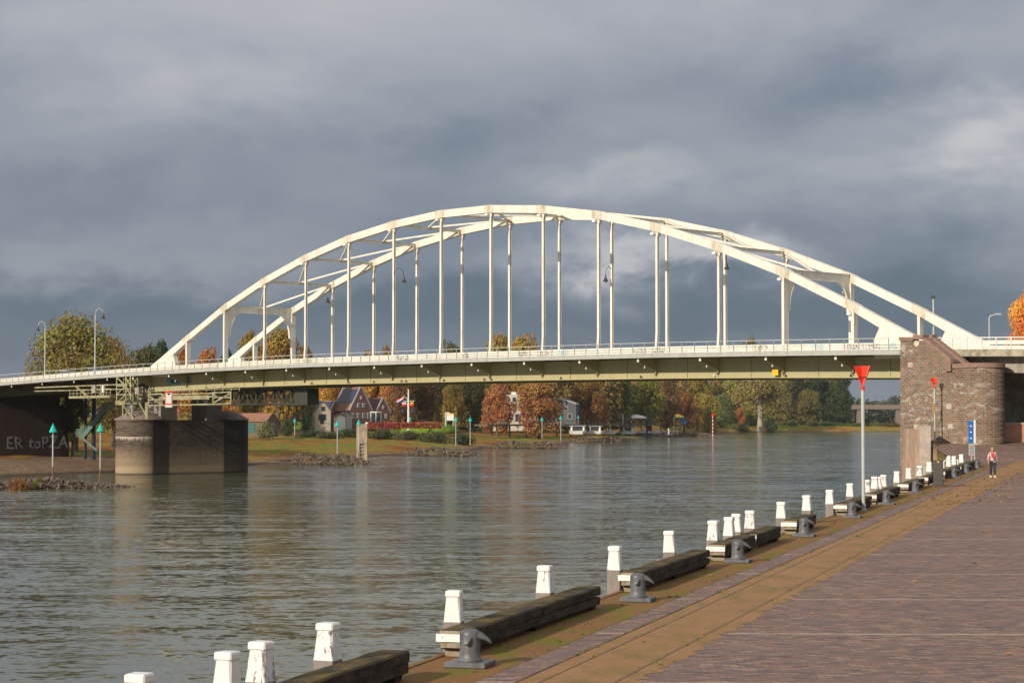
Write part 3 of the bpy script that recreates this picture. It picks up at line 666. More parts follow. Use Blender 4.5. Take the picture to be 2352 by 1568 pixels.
# cantilever brackets: web plate, bottom flange, bright end plate
for k in range(0, 15):
    b = MB(); s = 8 * k; z = rt(s) - 1.5
    b.prism([br(s - .02, -.04, z), br(s - .02, TN + .35, z), br(s - .02, TN + .35, z - .34), br(s - .02, -1.1, z - .95), br(s - .02, -.45, z - 1.25), br(s - .02, -.32, gb(s) + .45), br(s - .02, -.04, gb(s) + .45)], E1 * .04)
    fl = [(TN + .35, z - .34), (-1.1, z - .95), (-.45, z - 1.25), (-.32, gb(s) + .45)]
    for (ta, za), (tb, zb) in zip(fl[:-1], fl[1:]): b.bar(br(s, ta, za), br(s, tb, zb), .22, .03)
    br_ = b.build('bracket', M_khaki, bridge)
    b = MB(); b.box(br(s, TN + .32, z - .17), (.26, .05, .36), R(-44.9)); b.build('end_plate', M_arch, br_); b = MB(); b.box(br(s, TN + 1.35, z - .80), (.12, .12, .30), R(-44.9)); b.build('stiffener_foot', M_arch, br_)
# parapet between footway and road: three lapped boards
def parapet(t, s0, s1):
    b = MB(); n = 90
    for j in range(3):
        z0 = -1.02 + j * .25
        S_ = [s0 + (s1 - s0) * i / n for i in range(n + 1)]; vs = []
        for s in S_: vs += [br(s, t - .04 + .0, rt(s) + z0 + .03), br(s, t - .09, rt(s) + z0 + .13), br(s, t - .04, rt(s) + z0 + .235), br(s, t + .06, rt(s) + z0 + .235), br(s, t + .06, rt(s) + z0 + .03)]
        fs = []
        for i in range(n):
            k = i * 5
            for q in range(5): fs.append((k + q, k + (q + 1) % 5, k + 5 + (q + 1) % 5, k + 5 + q))
        b.add(vs, fs)
    b2 = [b]
    return b.build('parapet_boards', M_arch, bridge)
parapet(-.48, -60, 121); parapet(TW + .5, -60, 130)
b = MB()
for i in range(114):
    s = -60 + i * 1.6; b.bar(br(s, -.36, rt(s) - 1.1), br(s, -.36, rt(s) - .28), .1, .08, E1)
b.build('parapet_posts', M_arch, bridge)
def railing(t, s0, s1, m, mp, mids, name):
    n = int((s1 - s0) / 1.6)
    b = MB()
    for i in range(n):
        a = s0 + i * 1.6; c = a + 1.6
        b.tube(br(a, t, rt(a)), br(c, t, rt(c)), .035, n=6, cap=i in (0, n - 1))
    o = b.build('handrail', m, bridge)
    for mz in mids:
        ribbon('rail_wire', m, t - .012, t + .012, lambda s: rt(s) - mz, lambda s: rt(s) - mz + .024, s0, s0 + n * 1.6, o, n) if False else None
        b = MB()
        for i in range(n): a = s0 + i * 1.6; c = a + 1.6; b.tube(br(a, t, rt(a) - mz), br(c, t, rt(c) - mz), .014, n=4)
        b.build('rail_wire', m, o)
    rest = MB(); far = t > 0
    for i in range(n + 1):
        s = s0 + i * 1.6; b = rest if (n - i >= 100 or far) else MB()
        b.bar(br(s, t, rt(s) - 1.22), br(s, t, rt(s)), .055, .07, E1)
        b.box(br(s, t - .06, rt(s) - 1.18), (.16, .05, .10), R(-44.9))
        if b is not rest: b.build('railing_post', mp, bridge)
    r = rest.build('railing_posts_beyond', mp, bridge); r['kind'] = 'stuff'
M_rail = mat('rail_grey', (.55, .55, .53), .45, .1, 2); M_railp = mat('rail_post', (.30, .30, .29), .5, .1, 2)
railing(TN - .02, -90, 118.5, M_rail, M_railp, (.4, .8), 'railing'); railing(TF, -60, 122, M_rail, M_railp, (.5,), 'railing')
# approach spans on the left: line of girders
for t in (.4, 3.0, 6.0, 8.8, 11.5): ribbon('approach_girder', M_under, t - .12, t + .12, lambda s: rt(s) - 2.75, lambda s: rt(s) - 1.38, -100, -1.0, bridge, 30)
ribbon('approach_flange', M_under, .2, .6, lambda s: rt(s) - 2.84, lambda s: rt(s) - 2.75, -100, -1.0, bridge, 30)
# brackets of the approach footway
for k in range(-8, 0):
    s = k * 8 + 2; b = MB(); z = rt(s) - 1.5
    b.prism([br(s - .02, -1.2, z), br(s - .02, TN + .35, z), br(s - .02, TN + .35, z - .3), br(s - .02, -1.2, z - .9)], E1 * .04); o = b.build('bracket', M_under, bridge)
    b = MB(); b.box(br(s, TN + .32, z - .15), (.24, .05, .32), R(-44.9)); b.build('end_plate', M_arch, o)
# graffiti as thin paint films on parapet and girder
def scribble(plane, cx, cz, w, h, m, seed, parent, strokes=5, th=.05, name='graffiti'):
    rr = random.Random(seed); b = MB()
    for k in range(strokes):
        x = cx - w / 2 + w * (k + .5) / strokes; pts = []
        a0 = rr.uniform(0, 6)
        for i in range(9): pts.append((x + w / strokes * .7 * math.sin(a0 + i * rr.uniform(.6, 1.0)), cz + h / 2 * math.cos(a0 * 1.7 + i * rr.uniform(.5, .9))))
        for p, q in zip(pts[:-1], pts[1:]):
            dx, dz = q[0] - p[0], q[1] - p[1]; L = math.hypot(dx, dz) or 1; nx, nz = -dz / L * th / 2, dx / L * th / 2
            A = [plane(p[0] + nx, p[1] + nz, 0), plane(q[0] + nx, q[1] + nz, 0), plane(q[0] - nx, q[1] - nz, 0), plane(p[0] - nx, p[1] - nz, 0)]
            B = [plane(p[0] + nx, p[1] + nz, .004), plane(q[0] + nx, q[1] + nz, .004), plane(q[0] - nx, q[1] - nz, .004), plane(p[0] - nx, p[1] - nz, .004)]
            b.hexa(A, B)
    return b.build(name, m, parent)
pp = lambda s, z, o: br(s, -.575 - o, rt(s) + z)
for i, (s, w, m) in enumerate([(33, 1.6, M_grafd), (50, 2.2, M_grafd), (60.5, 1.2, M_grafd), (69.5, 1.2, M_grafd), (72.5, 1.6, M_grafd), (75.3, 1.4, M_grafs), (86, 1.8, M_grafd), (88.6, 1.6, M_grafd), (101.5, 2.0, M_grafd), (108.3, 1.8, M_grafs), (112.2, 1.2, M_grafd), (114.2, 1.8, M_grafd), (116.6, .8, M_grafs)]):
    scribble(pp, s, -.62, w, .5, m, 10 + i, bridge, 5, .035)
gp = lambda s, z, o: br(s, -.04 - o, z)
scribble(gp, 5.9, 12.35, 4.6, .8, M_grafb, 3, bridge, 10, .22); scribble(lambda s, z, o: br(s, -.05 - o, z), 6.5, 12.3, 4.4, .7, M_grafp, 5, bridge, 8, .10)
scribble(lambda s, z, o: br(s, -.055 - o, z), 5.8, 11.75, 3.0, .2, M_grafs, 9, bridge, 7, .10)
# approach viaduct on the right, beyond the stair tower
va = thing('approach_viaduct', 'concrete approach viaduct with white railings running on behind the stair tower', 'viaduct', br(135, 3, 0))
ribbon('deck', mat('w_viaduct', (.36, .33, .25), .9, .25, 1.2, .01, 5, col2=(.20, .18, .13), c2scale=1.5), TN, TF, lambda s: rt(s) - 1.62, lambda s: rt(s) - 1.0, 121.2, 175, va, 20)
for t in (-1.6, 3, 8, 12): ribbon('beam', M_conc, t - .3, t + .3, lambda s: rt(s) - 3.0, lambda s: rt(s) - 1.62, 121.2, 175, va, 10)
def rail2(t, s0, s1):
    n = int((s1 - s0) / 1.45); b = MB(); b.tube(br(s0, t, rt(s0)), br(s1, t, rt(s1)), .05, n=6); o = b.build('railing', M_white, va)
    for i in range(n + 1):
        b = MB(); s = s0 + i * 1.45; b.bar(br(s, t, rt(s) - 1.0), br(s, t, rt(s) + .02), .11, .07, E1); b.box(br(s, t, rt(s) - 1.02), (.3, .16, .08), R(-44.9)); b.build('railing_post', M_white, va)
    for mz, r_ in ((.26, .035), (.52, .035), (.78, .035)): b = MB(); b.tube(br(s0, t, rt(s0) - mz), br(s1, t, rt(s1) - mz), r_, n=6); b.build('lower_rail', M_white, o)
rail2(TN + .1, 121.6, 172); rail2(TF - .1, 124, 172)
b = MB()
for mz in (.35, .75): b.bar(br(120, -.3, rt(120) - mz), br(150, -.3, rt(150) - mz), .08, .3)
b.build('guard_board', M_arch, va)
def pts_t(x, t): u_, w_ = ray(x, 900); Yp_ = (t + B0.dot(E2)) / (Vector((u_, 1, 0)).dot(E2)); return (Vector((u_ * Yp_, Yp_, 0)) - B0).dot(E1)
sA, sB = pts_t(2304, 3.5), pts_t(2345, 3.5)
b = MB(); b.hexa([br(sA, 3.5, 3), br(sB, 3.5, 3), br(sB, 4.2, 3), br(sA, 4.2, 3)], [br(sA, 3.5, 11.4), br(sB, 3.5, 11.4), br(sB, 4.2, 11.4), br(sA, 4.2, 11.4)]); b.build('wall_pier', M_conc, va)
sC = pts_t(2270, 9); b = MB(); b.hexa([br(sC, 9, 3), br(175, 9, 3), br(175, 9.6, 3), br(sC, 9.6, 3)], [br(sC, 9, 12.2), br(175, 9, 12.2), br(175, 9.6, 12.2), br(sC, 9.6, 12.2)]); b.build('dark_backdrop', M_under, va)  # dark sheet standing in for the shaded opening under the deck
# ------------------------------------------------------------ brick piers
def pier(name, label, s0, ztop, zb, tA, tB, r, m, recess=True):
    c = br(s0, 0, 0); th = thing(name, label, 'bridge pier', br(s0, (tA + tB) / 2, 0))
    pts = []
    for i in range(25): a = R(180 * i / 24); pts.append((r * math.cos(a), tB + r * math.sin(a)))     # far nose
    rec = [(-r, tB - 2.2), (-r + .5, tB - 2.2), (-r + .5, tB - 4.6), (-r, tB - 4.6), (-r, tA + 4.6), (-r + .5, tA + 4.6), (-r + .5, tA + 1.2), (-r, tA + 1.2)]
    if not recess: rec = []
    pts += rec
    for i in range(25): a = R(180 + 180 * i / 24); pts.append((r * math.cos(a), tA + r * math.sin(a)))
    pts += [(-x, y) for x, y in rec[::-1]]
    b = MB(); b.prism([br(s0 + x, y, zb) for x, y in pts], (0, 0, ztop - zb)); b.build('brick_shaft', m, th)
    return th
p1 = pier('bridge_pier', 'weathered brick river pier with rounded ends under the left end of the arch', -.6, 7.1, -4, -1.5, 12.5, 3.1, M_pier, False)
b = MB(); b.lathe(br(-.6, -1.5, 7.1), [(3.3, 0), (3.3, .12), (2.6, .5), (1.7, .95), (.7, 1.25), (.05, 1.3)], 24); b.build('stone_cap', mat('w_capstone', (.22, .17, .14), .9, .3, 1.5, .02, 4), p1); b = MB(); b.lathe(br(-.6, 12.5, 7.1), [(3.3, 0), (3.3, .12), (2.6, .5), (1.7, .95), (.7, 1.25), (.05, 1.3)], 24)
b.build('stone_cap', mat('w_capstone', (.22, .17, .14), .9, .3, 1.5, .02, 4), p1)
b = MB()
for t0, t1 in ((.6, 3.2), (8.0, 10.6)):
    b.hexa([br(-2.2, t0, 7.05), br(1.2, t0, 7.05), br(1.2, t1, 7.05), br(-2.2, t1, 7.05)], [br(-2.2, t0, 10.2), br(1.2, t0, 10.2), br(1.2, t1, 10.2), br(-2.2, t1, 10.2)])
b.build('bearing_column', mat('w_bearing', (.24, .20, .17), .9, .2, 1, .01, 4), p1)
b = MB()
for t in (0, TW): b.box(br(-.2, t, 10.65), (1.3, 1.0, .9), R(-45)); b.box(br(-2.0, t, 10.7), (.9, .8, 1.6), R(-45))
b.build('bearing', M_khaki, p1)
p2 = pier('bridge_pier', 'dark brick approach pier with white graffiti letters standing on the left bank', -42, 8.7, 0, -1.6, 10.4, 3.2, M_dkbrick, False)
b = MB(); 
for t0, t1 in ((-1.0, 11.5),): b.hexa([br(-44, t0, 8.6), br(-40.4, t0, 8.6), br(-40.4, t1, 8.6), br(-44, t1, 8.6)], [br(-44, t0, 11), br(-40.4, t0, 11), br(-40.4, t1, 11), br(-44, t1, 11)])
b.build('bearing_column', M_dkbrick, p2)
def textmesh(name, body, size, m, origin, ux, uy, parent=None, th=.01, bold=0):
    cu = bpy.data.curves.new(name, 'FONT'); cu.body = body; cu.size = size; cu.extrude = th; cu.offset = bold; cu.resolution_u = 2
    o = bpy.data.objects.new(name, cu); COL.objects.link(o); bpy.context.view_layer.update()
    me = bpy.data.meshes.new_from_object(o.evaluated_get(bpy.context.evaluated_depsgraph_get())); bpy.data.objects.remove(o)
    ux = Vector(ux).normalized(); uy = Vector(uy).normalized(); uz = ux.cross(uy)
    Mx = Matrix((ux, uy, uz)).transposed().to_4x4(); Mx.translation = origin
    me.transform(Mx); me.materials.clear(); me.materials.append(m)
    n = bpy.data.objects.new(name, me); COL.objects.link(n)
    if parent is not None: put(n, parent)
    return n
def wobble(o, k, f=1.3):
    for v in o.data.vertices:
        q = mn.noise_vector(v.co * f); v.co += (E2 * q.x + Vector((0, 0, q.y))) * k
wobble(textmesh('graffiti', 'ER', 2.6, M_graf, br(-42 + 3.22, 1.4, 2.9), E2, (0, 0, 1), p2, .01, .01), .30)
wobble(textmesh('graffiti', 'toPZA', 2.5, M_graf, br(-42 + 3.22, 5.2, 2.9), E2, (0, 0, 1), p2, .01, .01), .32)

# ------------------------------------------------------------ stair tower (abutment), walls and ramp on the right
ab = thing('stair_tower', 'brown brick bridge abutment with a stair parapet stepping down to a rounded end', 'abutment', (38, 174, 4))
TT = -6.4
def tpl(x, y, t=TT):
    u, w = ray(x, y); d = Vector((u, 1, 0)); Yp = (t + B0.dot(E2)) / d.dot(E2); return Vector((u * Yp, Yp, w * Yp + CZ))
def AP(x, y, back=0): return tpl(x, y) + E2 * back
def proj_x(s_, t_): q = br(s_, t_, 10); return 1176 + F * q.x / (q.y * math.cos(P) + (10 - CZ) * math.sin(P))
def SX(x): p = tpl(x, 900); return (Vector((p.x, p.y, 0)) - B0).dot(E1)
_c = tpl(2251, 850, TT + 2.0); sE0 = (Vector((_c.x, _c.y, 0)) - B0).dot(E1); XE0 = proj_x(sE0, TT)
b = MB(); b.prism([AP(x, y) for x, y in [(2068, 1175), (2068, 782), (2122, 782), (2150, 804), (2178, 827), (2189, 846), (XE0, 844), (XE0, 1175)]][:-2] + [br(sE0, TT, AP(XE0, 844).z), br(sE0, TT, AP(XE0, 1175).z)], E2 * .7)
_c = tpl(2251, 850, TT + 2.0); sE = (Vector((_c.x, _c.y, 0)) - B0).dot(E1); z0, zt_ = -2, AP(2250, 843).z
arc = [(sE + 2.0 * math.sin(a), TT + 2.0 - 2.0 * math.cos(a)) for a in [math.pi * .80 * i / 17 for i in range(18)]]
foot = arc + [(sE - .4, TT + 4.5), (sE - .4, TT + .71), (sE, TT + .70)]
XE = proj_x(sE, TT)
b.prism([br(q, t, z0) for q, t in foot], (0, 0, zt_ - z0)); b.build('front_wall', M_abut, ab)
s0 = SX(2068); sM = SX(2150)
def sbox(b, s_0, s_1, t_0, t_1, za, zb): return b.hexa([br(s_0, t_0, za), br(s_1, t_0, za), br(s_1, t_1, za), br(s_0, t_1, za)], [br(s_0, t_0, zb), br(s_1, t_0, zb), br(s_1, t_1, zb), br(s_0, t_1, zb)])
b = MB(); sbox(b, s0 + .02, sE - .45, TT + .71, TT + 4.4, -2, 11.7); b.build('core', M_abut, ab)
b = MB(); sbox(b, s0 + .03, s0 + 1.5, TT + .72, TT + 3.2, 11.7, 13.3)
for i in range(10): sbox(b, s0 + 1.5 + .42 * i + .001, s0 + 1.92 + .42 * i, TT + .72 + .001 * i, TT + 2.9, 11.7, 13.2 - .15 * i)
b.build('stairs', M_conc, ab)
b = MB(); Yb = 2.3
b.prism([AP(x, y, 0) + E2 * Yb for x, y in [(2090, 1000), (2090, 775), (2108, 775), (2112, 780), (2190, 843), (2190, 1000)]], E2 * .5); 
b.build('rear_parapet', M_abut, ab)
def coping(pts, back, m=M_cope, d=.95, h=.30, name='coping'):
    b = MB()
    for (x0, y0), (x1, y1) in zip(pts[:-1], pts[1:]):
        p, q = AP(x0, y0, back - .10), AP(x1, y1, back - .10); up = Vector((0, 0, h)); bk = E2 * d
        b.hexa([p, q, q + bk, p + bk], [p + up, q + up, q + bk + up, p + bk + up])
    return b.build(name, m, ab)
coping([(2066, 782), (2098, 782)], 0); coping([(2098, 779), (2121, 779)], 0, h=.38); coping([(2122, 782), (2150, 803), (2178, 826), (2189, 837)], 0)
coping([(2189, 846), (XE, 844)], 0, h=.38); coping([(2088, 776), (2109, 776)], Yb, d=.7, h=.35); coping([(2110, 780), (2190, 843)], Yb, d=.7)
b = MB(); b.prism([br(q, t, zt_) + (br(q, t, 0) - br(sE, TT + 2, 0)).normalized() * .10 for q, t in foot[:18]] + [br(foot[18][0], foot[18][1], zt_), br(foot[19][0], foot[19][1], zt_), br(sE, TT + .7, zt_)], (0, 0, .38)); b.build('coping', M_cope, ab)
b = MB(); b.box(AP(2181, 839, .2), (.55, .95, 1.0), R(-45)); b.build('newel_block', M_cope, ab)
b = MB(); b.tube(AP(2106, 789, -.06), AP(2106, 789, .02), .26, n=16); b.build('round_plaque', M_cream, ab)
for x, y in [(2091, 838), (2105, 980), (2180, 933), (2183, 979)]:
    b = MB(); b.box(AP(x, y, -.0), (.50, .06, .42), R(-44.9)); b.build('stone_block', M_stone, ab)
def ax(x): return xat(x, 171.2)
# low wall and far room wall
b = MB(); b.hexa([(ax(2293), 171.2, 4), (ax(2293) + 26, 169, 4), (ax(2293) + 26, 169.6, 4), (ax(2293), 171.8, 4)], [(ax(2293), 171.2, 6.85), (ax(2293) + 26, 169, 6.85), (ax(2293) + 26, 169.6, 6.85), (ax(2293), 171.8, 6.85)])
lw = b.build('low_wall', mat('w_orangewall', (.50, .25, .16), .85, .15, .9, .01, 5, col2=(.42, .26, .19), c2scale=1), None)
b = MB(); b.hexa([(ax(2293) - .03, 171.12, 6.85), (ax(2293) + 26, 168.9, 6.85), (ax(2293) + 26, 169.7, 6.85), (ax(2293) - .03, 171.9, 6.85)], [(ax(2293) - .03, 171.12, 7.0), (ax(2293) + 26, 168.9, 7.0), (ax(2293) + 26, 169.7, 7.0), (ax(2293) - .03, 171.9, 7.0)]); b.build('coping', M_stone, lw)
tag(lw, 'low orange plastered wall right of the rounded brick stair tower', 'wall')
# pink retaining wall at the end of the quay
def pw(x, y, Y): return at(x, y, Y)
rw = thing('retaining_wall', 'pink rendered retaining wall with a pale stone pilaster between the quay and the brick tower', 'wall', (35, 166, 3))
b = MB(); Yr = 167.0
b.prism([pw(2074, 1215, Yr - 1.2), pw(2083, 985, Yr), pw(2114, 985, Yr), pw(2112, 1215, Yr - 1.2)], (0, 1.3, 0)); b.build('pink_panel', M_pink, rw)
b = MB(); b.prism([pw(2110, 1215, Yr - 1.5), pw(2114, 977, Yr - .15), pw(2138, 977, Yr - .15), pw(2137, 1215, Yr - 1.5)], (0, 1.6, 0)); b.build('stone_pilaster', M_stone, rw)
b = MB(); b.prism([pw(2136, 1215, Yr - 1.2), pw(2137.5, 1012, Yr), pw(2150, 1024, Yr), pw(2176, 1052, Yr), pw(2192, 1078, Yr), pw(2200, 1215, Yr - 1.2)], (0, 1.0, 0)); b.build('wing_panel', M_pink, rw)
# ramp up to the tower, mossy bank at its left edge
ZR = 5.55
b = MB()
RA = [Vector((33.2, 150, 4.05)), Vector((110, 150, 4.05))]; RBk = [Vector((35.2, 171.8, ZR)), Vector((110, 171.8, ZR))]
g = []; NX = 40
for j in range(9):
    v = j / 8; vz = 4.06 + (ZR - 4.06) * (v * v * (3 - 2 * v) * .35 + v * .65)
    for i in range(NX + 1):
        u = i / NX; x0 = 33.6 + .3 * j; g.append(Vector((x0 + (110 - x0) * u ** 1.4, 150 + 25.5 * v, vz if j else 4.0)))
b.add(g, [(j * (NX + 1) + i, j * (NX + 1) + i + 1, (j + 1) * (NX + 1) + i + 1, (j + 1) * (NX + 1) + i) for j in range(8) for i in range(NX)])
struct(b.build('ramp', M_pave))
b = MB()
bank = [pw(2139, 1010, 167.5), pw(2150, 1012, 170), pw(2172, 1040, 163), pw(2200, 1064, 157), pw(2192, 1080, 160), pw(2176, 1053, 165), pw(2150, 1026, 167)]
mid = Vector((0, 0, 0))
for p in bank: mid += p / len(bank)
mid.z += .12
b.add(bank + [mid] + [p - Vector((0, 0, 2.5)) for p in bank], [(i, (i + 1) % 7, 7) for i in range(7)] + [(i, 8 + i, 8 + (i + 1) % 7, (i + 1) % 7) for i in range(7)])
tag(b.build('mossy_bank', mat('w_mossbank', (.11, .10, .03), 1, .4, 1.5, .08, 4, col2=(.19, .15, .04), c2scale=1.5)), None, None, kind='structure')

# ------------------------------------------------------------ mooring posts along the quay edge
def post_mesh(wc=.15):
    b = MB(); w0, w1 = .165, .125
    def ring(w, z): return [(w * sx - .35 * w * (0), w * sy, z) for sx, sy in ((-1, -1), (1, -1), (1, 1), (-1, 1))]
    def oct_(w, z, c=.22):
        k = w * (1 - c); return [(-k, -w, z), (k, -w, z), (w, -k, z), (w, k, z), (k, w, z), (-k, w, z), (-w, k, z), (-w, -k, z)]
    L = [oct_(.155, -3.6, .08), oct_(.155, .46, .08), oct_(.150, .50, .10), oct_(.122, .88, .28)]
    vs = sum(L, []); fs = [(j * 8 + i, j * 8 + (i + 1) % 8, (j + 1) * 8 + (i + 1) % 8, (j + 1) * 8 + i) for j in range(3) for i in range(8)]
    fs += [tuple(range(8))[::-1], tuple(24 + i for i in range(8))]
    return b.add(vs, fs)
RZQ = math.atan2(Qd.y, Qd.x) - math.pi / 2
PX_ = [325, 525, 601, 755, 1043, 1252, 1412, 1537, 1637, 1673, 1690, 1720, 1792, 1853, 1905, 1950, 1990, 2007, 2027, 2058, 2085, 2110, 2133, 2177, 2190, 2207]
extra = {525: .02, 601: -.02, 1673: .02, 1690: -.14, 2007: .0}
LB = {325: 'white capped mooring post cut by the bottom edge of the picture, leftmost of all', 525: 'clean white mooring post with broad cap, second from the left', 601: 'mooring post with badly peeling white paint, third from the left',
      755: 'peeling white mooring post rising behind the nearest dark beam', 1043: 'white mooring post behind the near end of the second dark beam', 1252: 'white mooring post halfway along the second dark beam',
      1412: 'white mooring post at the near end of the third dark beam', 1537: 'white mooring post behind the far end of the third dark beam', 1637: 'white mooring post at the near end of the fourth beam, left of the close pair',
      1673: 'left post of the first close pair of white mooring posts, with black marks', 1690: 'right post of the first close pair of white mooring posts', 1720: 'white mooring post just right of the first close pair',
      1792: 'white mooring post at the near end of the short sixth beam', 1853: 'white mooring post behind the far end of the short sixth beam', 1905: 'tall white mooring post left of the big red topmark pole', 1950: 'white mooring post directly left of the big red topmark pole',
      1990: 'white mooring post directly right of the big red topmark pole', 2007: 'left post of the second close pair of white mooring posts', 2027: 'white mooring post just right of the second close pair',
      2058: 'white mooring post standing before the open water left of the pink wall', 2085: 'white mooring post before the left edge of the pink wall', 2110: 'white mooring post before the middle of the pink wall', 2133: 'white mooring post directly left of the dark grey cabinet',
      2177: 'white mooring post directly right of the dark grey cabinet', 2190: 'last but one white mooring post at the far end of the quay', 2207: 'farthest white mooring post, nearest to the blue sign'}
GP = 'white mooring posts along the quay edge'
proto = None
PXL = sorted(set(PX_ + [2016]))
for i, x in enumerate(PXL):
    a = -11.25 + extra.get(x, 0); t = qt(x, a); p = qp(a, t)
    lab = LB.get(x, 'right post of the second close pair of white mooring posts')
    if proto is None:
        proto = local_thing('mooring_post', lab, 'mooring post', p, RZQ, GP)
        post_mesh().build('post_shaft', M_post, proto)
        b = MB(); b.box((0, 0, .935), (.275, .275, .11)); b.build('post_cap', M_white, proto, bevel=.02)
    else:
        rq = random.Random(i * 3 + 1); o = dup(proto, p + Vector((0, 0, rq.uniform(-.03, .03))), None, lab); o.rotation_euler = (rq.uniform(-.022, .022), rq.uniform(-.022, .022), RZQ + rq.uniform(-.15, .15)); k_ = rq.uniform(.95, 1.05); o.scale = (k_, k_, 1)
# dark fender beams: near end x, far end x, white board at near end, far piece
def beam(x0, x1, lab, board=True, a0=-11.03, a1=-10.55, tend=None):
    H = .45
    def tt(x):   # distance along the quay where the top right edge is seen at x
        u = (x - 1176) / F; return (u * a1 * Qn.y - a1 * Qn.x) / (Qd.x - u * Qd.y)
    t0, t1 = tt(x0), tt(x1); L = t1 - t0
    th = local_thing('timber_beam', lab, 'fender beam', qp((a0 + a1) / 2, t0), RZQ, 'dark timber beams along the quay edge')
    th.rotation_euler = (0, 0, RZQ); rr = random.Random(int(x0)); w = a1 - a0
    b = MB(); segs = [(0, L * .5), (L * .5, L)] if L > 6 else [(0, L)]
    for k, (y0, y1) in enumerate(segs):
        n = max(2, int((y1 - y0) / .5)); vs = []
        for j in range(n + 1):
            y = y0 + (y1 - y0) * j / n; d = rr.uniform(-.008, .008); z1 = H + d + .0052 * y
            vs += [(-w / 2, y, z1 - .175), (w / 2, y, z1 - .175), (w / 2, y, z1 - .03), (w / 2 - .03, y, z1), (-w / 2 + .03, y, z1), (-w / 2, y, z1 - .03)]
        fs = [(j * 6 + q, j * 6 + (q + 1) % 6, j * 6 + 6 + (q + 1) % 6, j * 6 + 6 + q) for j in range(n) for q in range(6)] + [(5, 4, 3, 2, 1, 0), tuple(n * 6 + q for q in range(6))]
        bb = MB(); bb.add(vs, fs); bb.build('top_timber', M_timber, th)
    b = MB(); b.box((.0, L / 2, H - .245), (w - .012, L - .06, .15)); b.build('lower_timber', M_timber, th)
    for y in ([.25, L * .5, L - .3] if L > 4 else [.25, L - .3]):
        b = MB(); b.hexa([(-.18, y - .14, -.1), (.12, y - .14, -.1), (.12, y + .14, -.1), (-.18, y + .14, -.1)], [(-.20, y - .14, H - .30), (.20, y - .14, H - .30), (.20, y + .14, H - .30), (-.20, y + .14, H - .30)]); b.build('support', M_rawt if y < .3 else M_timber, th)
    b = MB(); b.box((0, -.035, H - .085), (w - .02, .03, .15)); b.box((.0, -.035, H - .23), (w - .05, .03, .12)); b.build('end_grain', M_rawt, th)
    if board:
        b = MB(); b.box((-.03, -.07, H - .125), (w + .03, .035, .125)); bo = b.build('white_board', M_white, th)
        for xx in (-.17, .14):
            b = MB(); b.tube((xx, -.088, H - .12), (xx, -.094, H - .12), .010, n=6); b.build('bolt', M_black, bo)
    return th
beam(700, 942, 'nearest dark mossy timber beam, running out of the bottom of the picture')
beam(1075, 1379, 'long mossy timber beam with a white end board, second from the front')
beam(1473, 1629, 'third timber beam from the front, behind the second grey bollard')
beam(1666, 1733, 'short timber beam, front one of the joined pair behind the third bollard')
beam(1738, 1792, 'short timber beam, rear one of the joined pair behind the third bollard')
beam(1830, 1873, 'short timber beam left of the fourth bollard, between two white posts')
beam(1945, 2001, 'timber beam at the foot of the big red topmark pole')
beam(2013, 2038, 'short timber beam behind the sixth bollard, near half of a pair')
beam(2040, 2066, 'short timber beam behind the sixth bollard, far half of a pair')
beam(2086, 2122, 'dark timber beam before the left part of the pink wall')
beam(2131, 2160, 'dark timber beam passing behind the dark grey cabinet', tend=1)
beam(2170, 2203, 'dark timber beam just beyond the dark grey cabinet')
beam(2207, 2249, 'farthest dark timber beam, ending below the blue sign')
# iron bitts
def bitt(first, lab, loc):
    if first: return dup(first, loc, None, lab)
    th = local_thing('bollard', lab, 'bollard', loc, 0, 'grey iron bollards on the mossy strip')
    b = MB(); b.box((0, 0, .045), (.68, .60, .09), R(-16)); b.build('base_plate', M_grey, th, bevel=.015)
    b = MB(); b.lathe((0, 0, .09), [(.205, 0), (.205, .018), (.18, .04), (.168, .08), (.162, .16), (.165, .38), (.163, .44), (.145, .475), (.09, .50), (.005, .51)], 24); b.build('barrel', M_grey, th, smooth=True)
    for ang, k in ((-6, 1.05), (-104, .72)):
        d = Vector((math.cos(R(ang)), math.sin(R(ang)), 0)); s_ = Vector((-d.y, d.x, 0)); b = MB(); vs = []; n = 10
        prof = [(-.04, .46, .09, .085), (.04, .475, .115, .088), (.12, .475, .105, .075), (.19, .455, .085, .056), (.25, .425, .066, .040), (.30, .385, .048, .028), (.33, .35, .03, .018)]
        prof = [(x * k, z, hw, ht) for x, z, hw, ht in prof]
        for (x, z, hw, ht) in prof:
            for i in range(n):
                a = 2 * math.pi * i / n; vs.append(d * x + s_ * hw * math.cos(a) + Vector((0, 0, z + .02 + ht * math.sin(a))))
        fs = [(j * n + i, j * n + (i + 1) % n, (j + 1) * n + (i + 1) % n, (j + 1) * n + i) for j in range(len(prof) - 1) for i in range(n)] + [tuple(range(n))[::-1], tuple((len(prof) - 1) * n + i for i in range(n))]
        b.add(vs, fs); b.build('horn', M_grey, th, smooth=True)
    return th
AB = -10.17
BX = [(1080, 'nearest grey iron bollard with two drooping horns'), (1464, 'second grey iron bollard, before the white board of the third beam'), (1693, 'third grey iron bollard, before the joined pair of short beams'), (1845, 'fourth grey iron bollard, before the short single beam'),
      (1955, 'fifth grey iron bollard, left of the big red topmark pole'), (2034, 'sixth grey iron bollard, right of the big red topmark pole'), (2101, 'dark iron bollard left of the dark grey cabinet'), (2149, 'dark iron bollard at the foot of the dark grey cabinet'),
      (2190, 'dark iron bollard first beyond the dark grey cabinet'), (2218, 'dark iron bollard second beyond the dark grey cabinet'), (2243, 'farthest dark iron bollard, right of the blue sign')]
b0 = None
for x, lab in BX:
    p = qp(AB, qt(x, AB), .004); o = bitt(b0, lab, p); b0 = b0 or o

